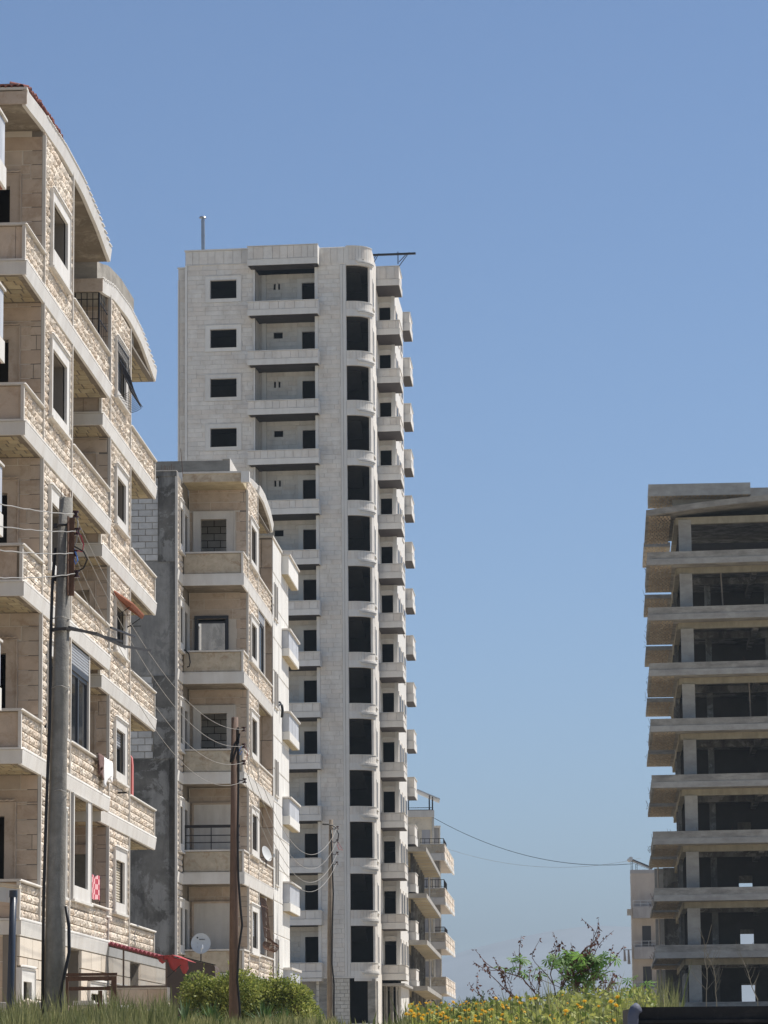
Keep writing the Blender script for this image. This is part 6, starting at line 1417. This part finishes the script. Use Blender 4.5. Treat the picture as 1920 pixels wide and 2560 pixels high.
def palm_leaf(mb, p, R, nrm, t):
    nrm = nrm.normalized(); a = nrm.orthogonal().normalized(); b = nrm.cross(a); rot = uni(0, 6.28); n = 8
    vs = [tuple(p)]; fs = []
    for k in range(n):
        ang = rot + k * 2 * math.pi * 0.92 / n; l = R * (1.0 - 0.25 * abs(k - n / 2) / n) * uni(0.85, 1.1)
        for da, rr in ((-0.22, 0.35), (-0.22, 0.66), (0, 1.0), (0.22, 0.66), (0.22, 0.35)):
            v = p + (a * math.cos(ang + da) + b * math.sin(ang + da)) * l * rr - nrm * (0.22 * l * rr * rr); vs.append(tuple(v))
        o0 = 1 + 5 * k; fs += [(0, o0, o0 + 4), (o0, o0 + 1, o0 + 3, o0 + 4), (o0 + 1, o0 + 2, o0 + 3)]
    mb.add(vs, fs, t)
gl = MB(); pt_ = MB()
cl = [(0.36, 1.46, 20, 0.20), (0.12, 1.36, 12, 0.20), (0.58, 1.34, 14, 0.18), (0.25, 1.12, 16, .26), (-0.25, 0.80, 3, 0.18), (-0.78, 1.40, 4, 0.12), (-0.95, 1.30, 3, 0.10), (1.05, 0.70, 8, 0.25), (-0.62, 0.62, 4, 0.2), (0.1, 0.65, 7, 0.25), (1.35, 0.85, 5, 0.2), (0.5, 0.5, 8, .3), (-0.2, 0.45, 4, .2), (1.55, 0.6, 4, .2), (0.95, 1.0, 5, .2), (-0.48, 1.18, 3, 0.12)]
for x, z, n, s in cl:
    for i in range(int(n * 1.6)):
        p = Vector((x + random.gauss(0, s), random.gauss(0, 0.25), cz + z + random.gauss(0, s * 0.35))); nn = Vector((random.gauss(0, .45), -0.35 + random.gauss(0, .4), 0.8))
        palm_leaf(gl, p, uni(0.10, 0.22), nn, rnd()); pt_.tube([(p.x, p.y, p.z), (x + random.gauss(0, s * 0.3), 0, cz + z - 0.28)], 0.006, n=4)
gl.build('palmate_leaves', 'castor', co); pt_.build('leaf_stalks', 'bark_p', co)

# pale dead thistle stalks behind the container
random.seed(5)
for i, (x, y, h, lab) in enumerate(((1.75 + 0.35, 17.5, 0.31, 'tall branching dry stalk, leftmost behind the black container'), (2.02 + 0.12 + .05, 17.8, 0.24, 'branching dry stalk in the middle behind the black container'), (2.45, 18.0, 0.22, 'leaning dry stalk, rightmost behind the black container'))):
    zb = ground_z(x, y); o = thing('dry_stalk', (x * 0.9 - 0.28, y, zb), 0, lab, 'plant', 'dry stalks behind the container'); mb = MB()
    base = 1.6 + 148 / 8500 * y
    pts = [Vector((0, 0, zb)), Vector((0.01, 0, base))]; q = pts[-1].copy(); dd = Vector((uni(-.25, .05), 0, 1)).normalized()
    for k in range(6):
        dd = (dd + Vector((uni(-.22, .22), uni(-.1, .1), 0))).normalized(); q = q + dd * h / 6; pts.append(q.copy())
        for s in range(2):
            e = Vector((uni(-0.9, 0.9), uni(-.3, .3), 0.9)).normalized(); L = h * uni(0.15, 0.4)
            mb.tube([tuple(q), tuple(q + e * L * 0.5), tuple(q + e * L + Vector((0, 0, 0.02)))], 0.0016, 0.0008, n=4)
    mb.tube([tuple(p) for p in pts], 0.0028, 0.0014, n=5); mb.build('stalk', 'dry', o)

# grass and weeds on the banks
def tuft_field(name, n, xr, yr, hr, label, cat, m='grass', seed=3, hfun=None, wid=0.007, lean=0.35):
    random.seed(seed); mb = MB()
    for i in range(n):
        y = uni(*yr); x = uni(xr[0] * y, xr[1] * y) if xr[2] else uni(xr[0], xr[1]); z = ground_z(x, y) - 0.02
        k = 0.30 + 1.25 * max(0, 0.5 + noise.noise((x * 1.9, y * 0.6, 0.0))) * (1.3 if rnd() < 0.08 else 1.0); h = uni(*hr) * k * (hfun(x, y) if hfun else 1); a = uni(0, 6.28); ln = uni(0.05, lean) * h
        d = Vector((math.cos(a), math.sin(a), 0)); s = Vector((-math.sin(a), math.cos(a), 0)) if rnd() < .5 else Vector((1, 0, 0)); w = wid * uni(.7, 1.4) * (0.4 + y / 60)
        p = Vector((x, y, z)); p1 = p + d * ln * 0.35 + Vector((0, 0, h * 0.55)); p2 = p + d * ln + Vector((0, 0, h))
        mb.add([tuple(p - s * w), tuple(p + s * w), tuple(p1 + s * w * .8), tuple(p2), tuple(p1 - s * w * .8)], [(0, 1, 2, 4), (4, 2, 3)], min(1, max(0, 0.4 + 0.5 * noise.noise((x * 0.9, y * 0.4, 4.0)) + uni(-.3, .35))))
    o = mb.build(name, m); return tag(o, label, cat, None, 'stuff')
# left bank (in front of the garden walls)
tuft_field('grass', 9000, (-0.121, -0.062, True), (47, 57), (0.14, 0.50), 'tall green grass at the foot of the nearest block', 'grass', seed=31)
tuft_field('grass', 6000, (-0.066, -0.015, True), (60, 79), (0.08, 0.28), 'grass in front of the yuccas and bushes', 'grass', seed=32)
def bank(x, y):
    px = x / y * 8500 + 960; return 0.62 + 0.34 * max(0, min(1, (px - 1100) / 350))
tuft_field('weeds', 12000, (0.004, 0.085, True), (30, 58), (0.25, 0.56), 'weedy green bank with dry stems in the gap between the buildings', 'weeds', seed=33, hfun=bank)
tuft_field('weeds', 2500, (0.068, 0.118, True), (16.2, 19), (0.16, 0.34), 'thin weeds rising behind the black container', 'weeds', seed=35, wid=0.006, hfun=lambda x, y: 1.65)
tuft_field('grass', 14000, (-0.16, 0.30, True), (24, 200), (0.08, 0.24), 'short scrubby grass scattered over the dry ground', 'grass', seed=36, wid=0.012)
# broad-leaved herbs on the flower bank
random.seed(51); mb = MB()
for i in range(5200):
    y = uni(32, 54); x = uni(0.006, 0.078) * y; z = ground_z(x, y) + uni(0.15, 0.62) * bank(x, y)
    leaf_quad(mb, Vector((x, y, z)), uni(0.05, 0.11), rdir() + Vector((0, 0, 0.5)), rdir(), rnd())
tag(mb.build('herbs', 'leaf'), 'leafy herbs mixed into the yellow flower bank', 'herbs', None, 'stuff')
# yellow daisies
def daisy_mesh(seed):
    random.seed(seed); pb = MB(); n = 11; R = 0.025
    for k in range(n):
        a = 2 * math.pi * k / n; w = 0.2; c, s = math.cos(a), math.sin(a)
        pb.add([(0.008 * c, 0.008 * s, 0), (R * 0.7 * math.cos(a + w), R * 0.7 * math.sin(a + w), 0.006), (R * c, R * s, 0.002), (R * 0.7 * math.cos(a - w), R * 0.7 * math.sin(a - w), 0.006)], [(0, 1, 2, 3)], rnd())
    pb.tube([(0, 0, -0.004), (0, 0, 0.012)], 0.013, 0.010, n=8, t=0.0); return pb
heads = []
for s in range(3):
    o_ = daisy_mesh(s).build('flower_head', 'petal'); heads.append(o_.data); D.objects.remove(o_)
stem_m = MB().tube([(0, 0, -0.6), (0.015, 0, -0.3), (0, 0, 0)], 0.004, 0.003, n=4).build('stem', 'grass'); stem_d = stem_m.data; D.objects.remove(stem_m)
random.seed(8)
for i in range(170):
    y = uni(29, 50); 
    px = uni(1000, 1640) if rnd() < 0.75 else uni(1000, 1200); x = (px - 960) / 8500 * y
    py = 2490 + 75 * rnd() if px > 1200 else 2508 + 52 * rnd()
    if 1560 < px: py = 2515 + 45 * rnd()
    z = 1.6 + (2659 + 0.009 * (960 - px) - py) / 8500 * y
    o = thing('yellow_daisy', (x, y, z - 0.6), 0, 'yellow daisy on the weedy bank between the tower and the concrete frame', 'flower', 'yellow daisies on the weedy bank')
    h = D.objects.new('flower_head', heads[i % 3]); COL.objects.link(h); h.parent = o; h.location = (0, 0, 0.6); s = uni(0.7, 1.25); h.scale = (s, s, s); h.rotation_euler = (uni(0.1, 0.9), uni(-.5, .5), uni(0, 6))
    q = D.objects.new('stem', stem_d); COL.objects.link(q); q.parent = o; q.location = (0, 0, 0.6)

# trees far behind the bank
for i, (x, y, w, h, lab) in enumerate(((12.2, 420, 3.2, 4.6, 'dark green far tree behind the withered stems of the castor plant'), (8.6, 400, 2.8, 3.0, 'low dark green far trees right of the cream balcony house'), (10.6, 440, 2.2, 2.6, 'low far shrub left of the castor plant, behind the flowers'), (16.8, 430, 2.6, 3.2, 'dark far tree behind the middle of the castor plant'), (21.6, 420, 3.2, 3.4, 'dark far tree behind the right of the castor plant'))):
    bush((x, y, 4.0), w, w * 0.8, h + 1.6, 5200, lab, 'tree', 'far_tree', 0.42, 'leaf_d', 'trees far behind the flower bank', 12, 6, 0.4, 60 + i)

# ================================================================== haze
hz = MB().box(-9500, 9500, -250, 10000, -3.0, 380.0)
hm = D.materials.new('thin_haze'); hm.use_nodes = True; n_ = hm.node_tree.nodes; n_.remove(n_['Principled BSDF'])
pv_ = n_.new('ShaderNodeVolumePrincipled'); pv_.inputs['Color'].default_value = (0.435, 0.52, 0.60, 1); pv_.inputs['Density'].default_value = 0.0002; pv_.inputs['Anisotropy'].default_value = 0.2
hm.node_tree.links.new(pv_.outputs[0], n_['Material Output'].inputs['Volume'])
MT['haze'] = hm
tag(hz.build('haze', 'haze'), kind='stuff')
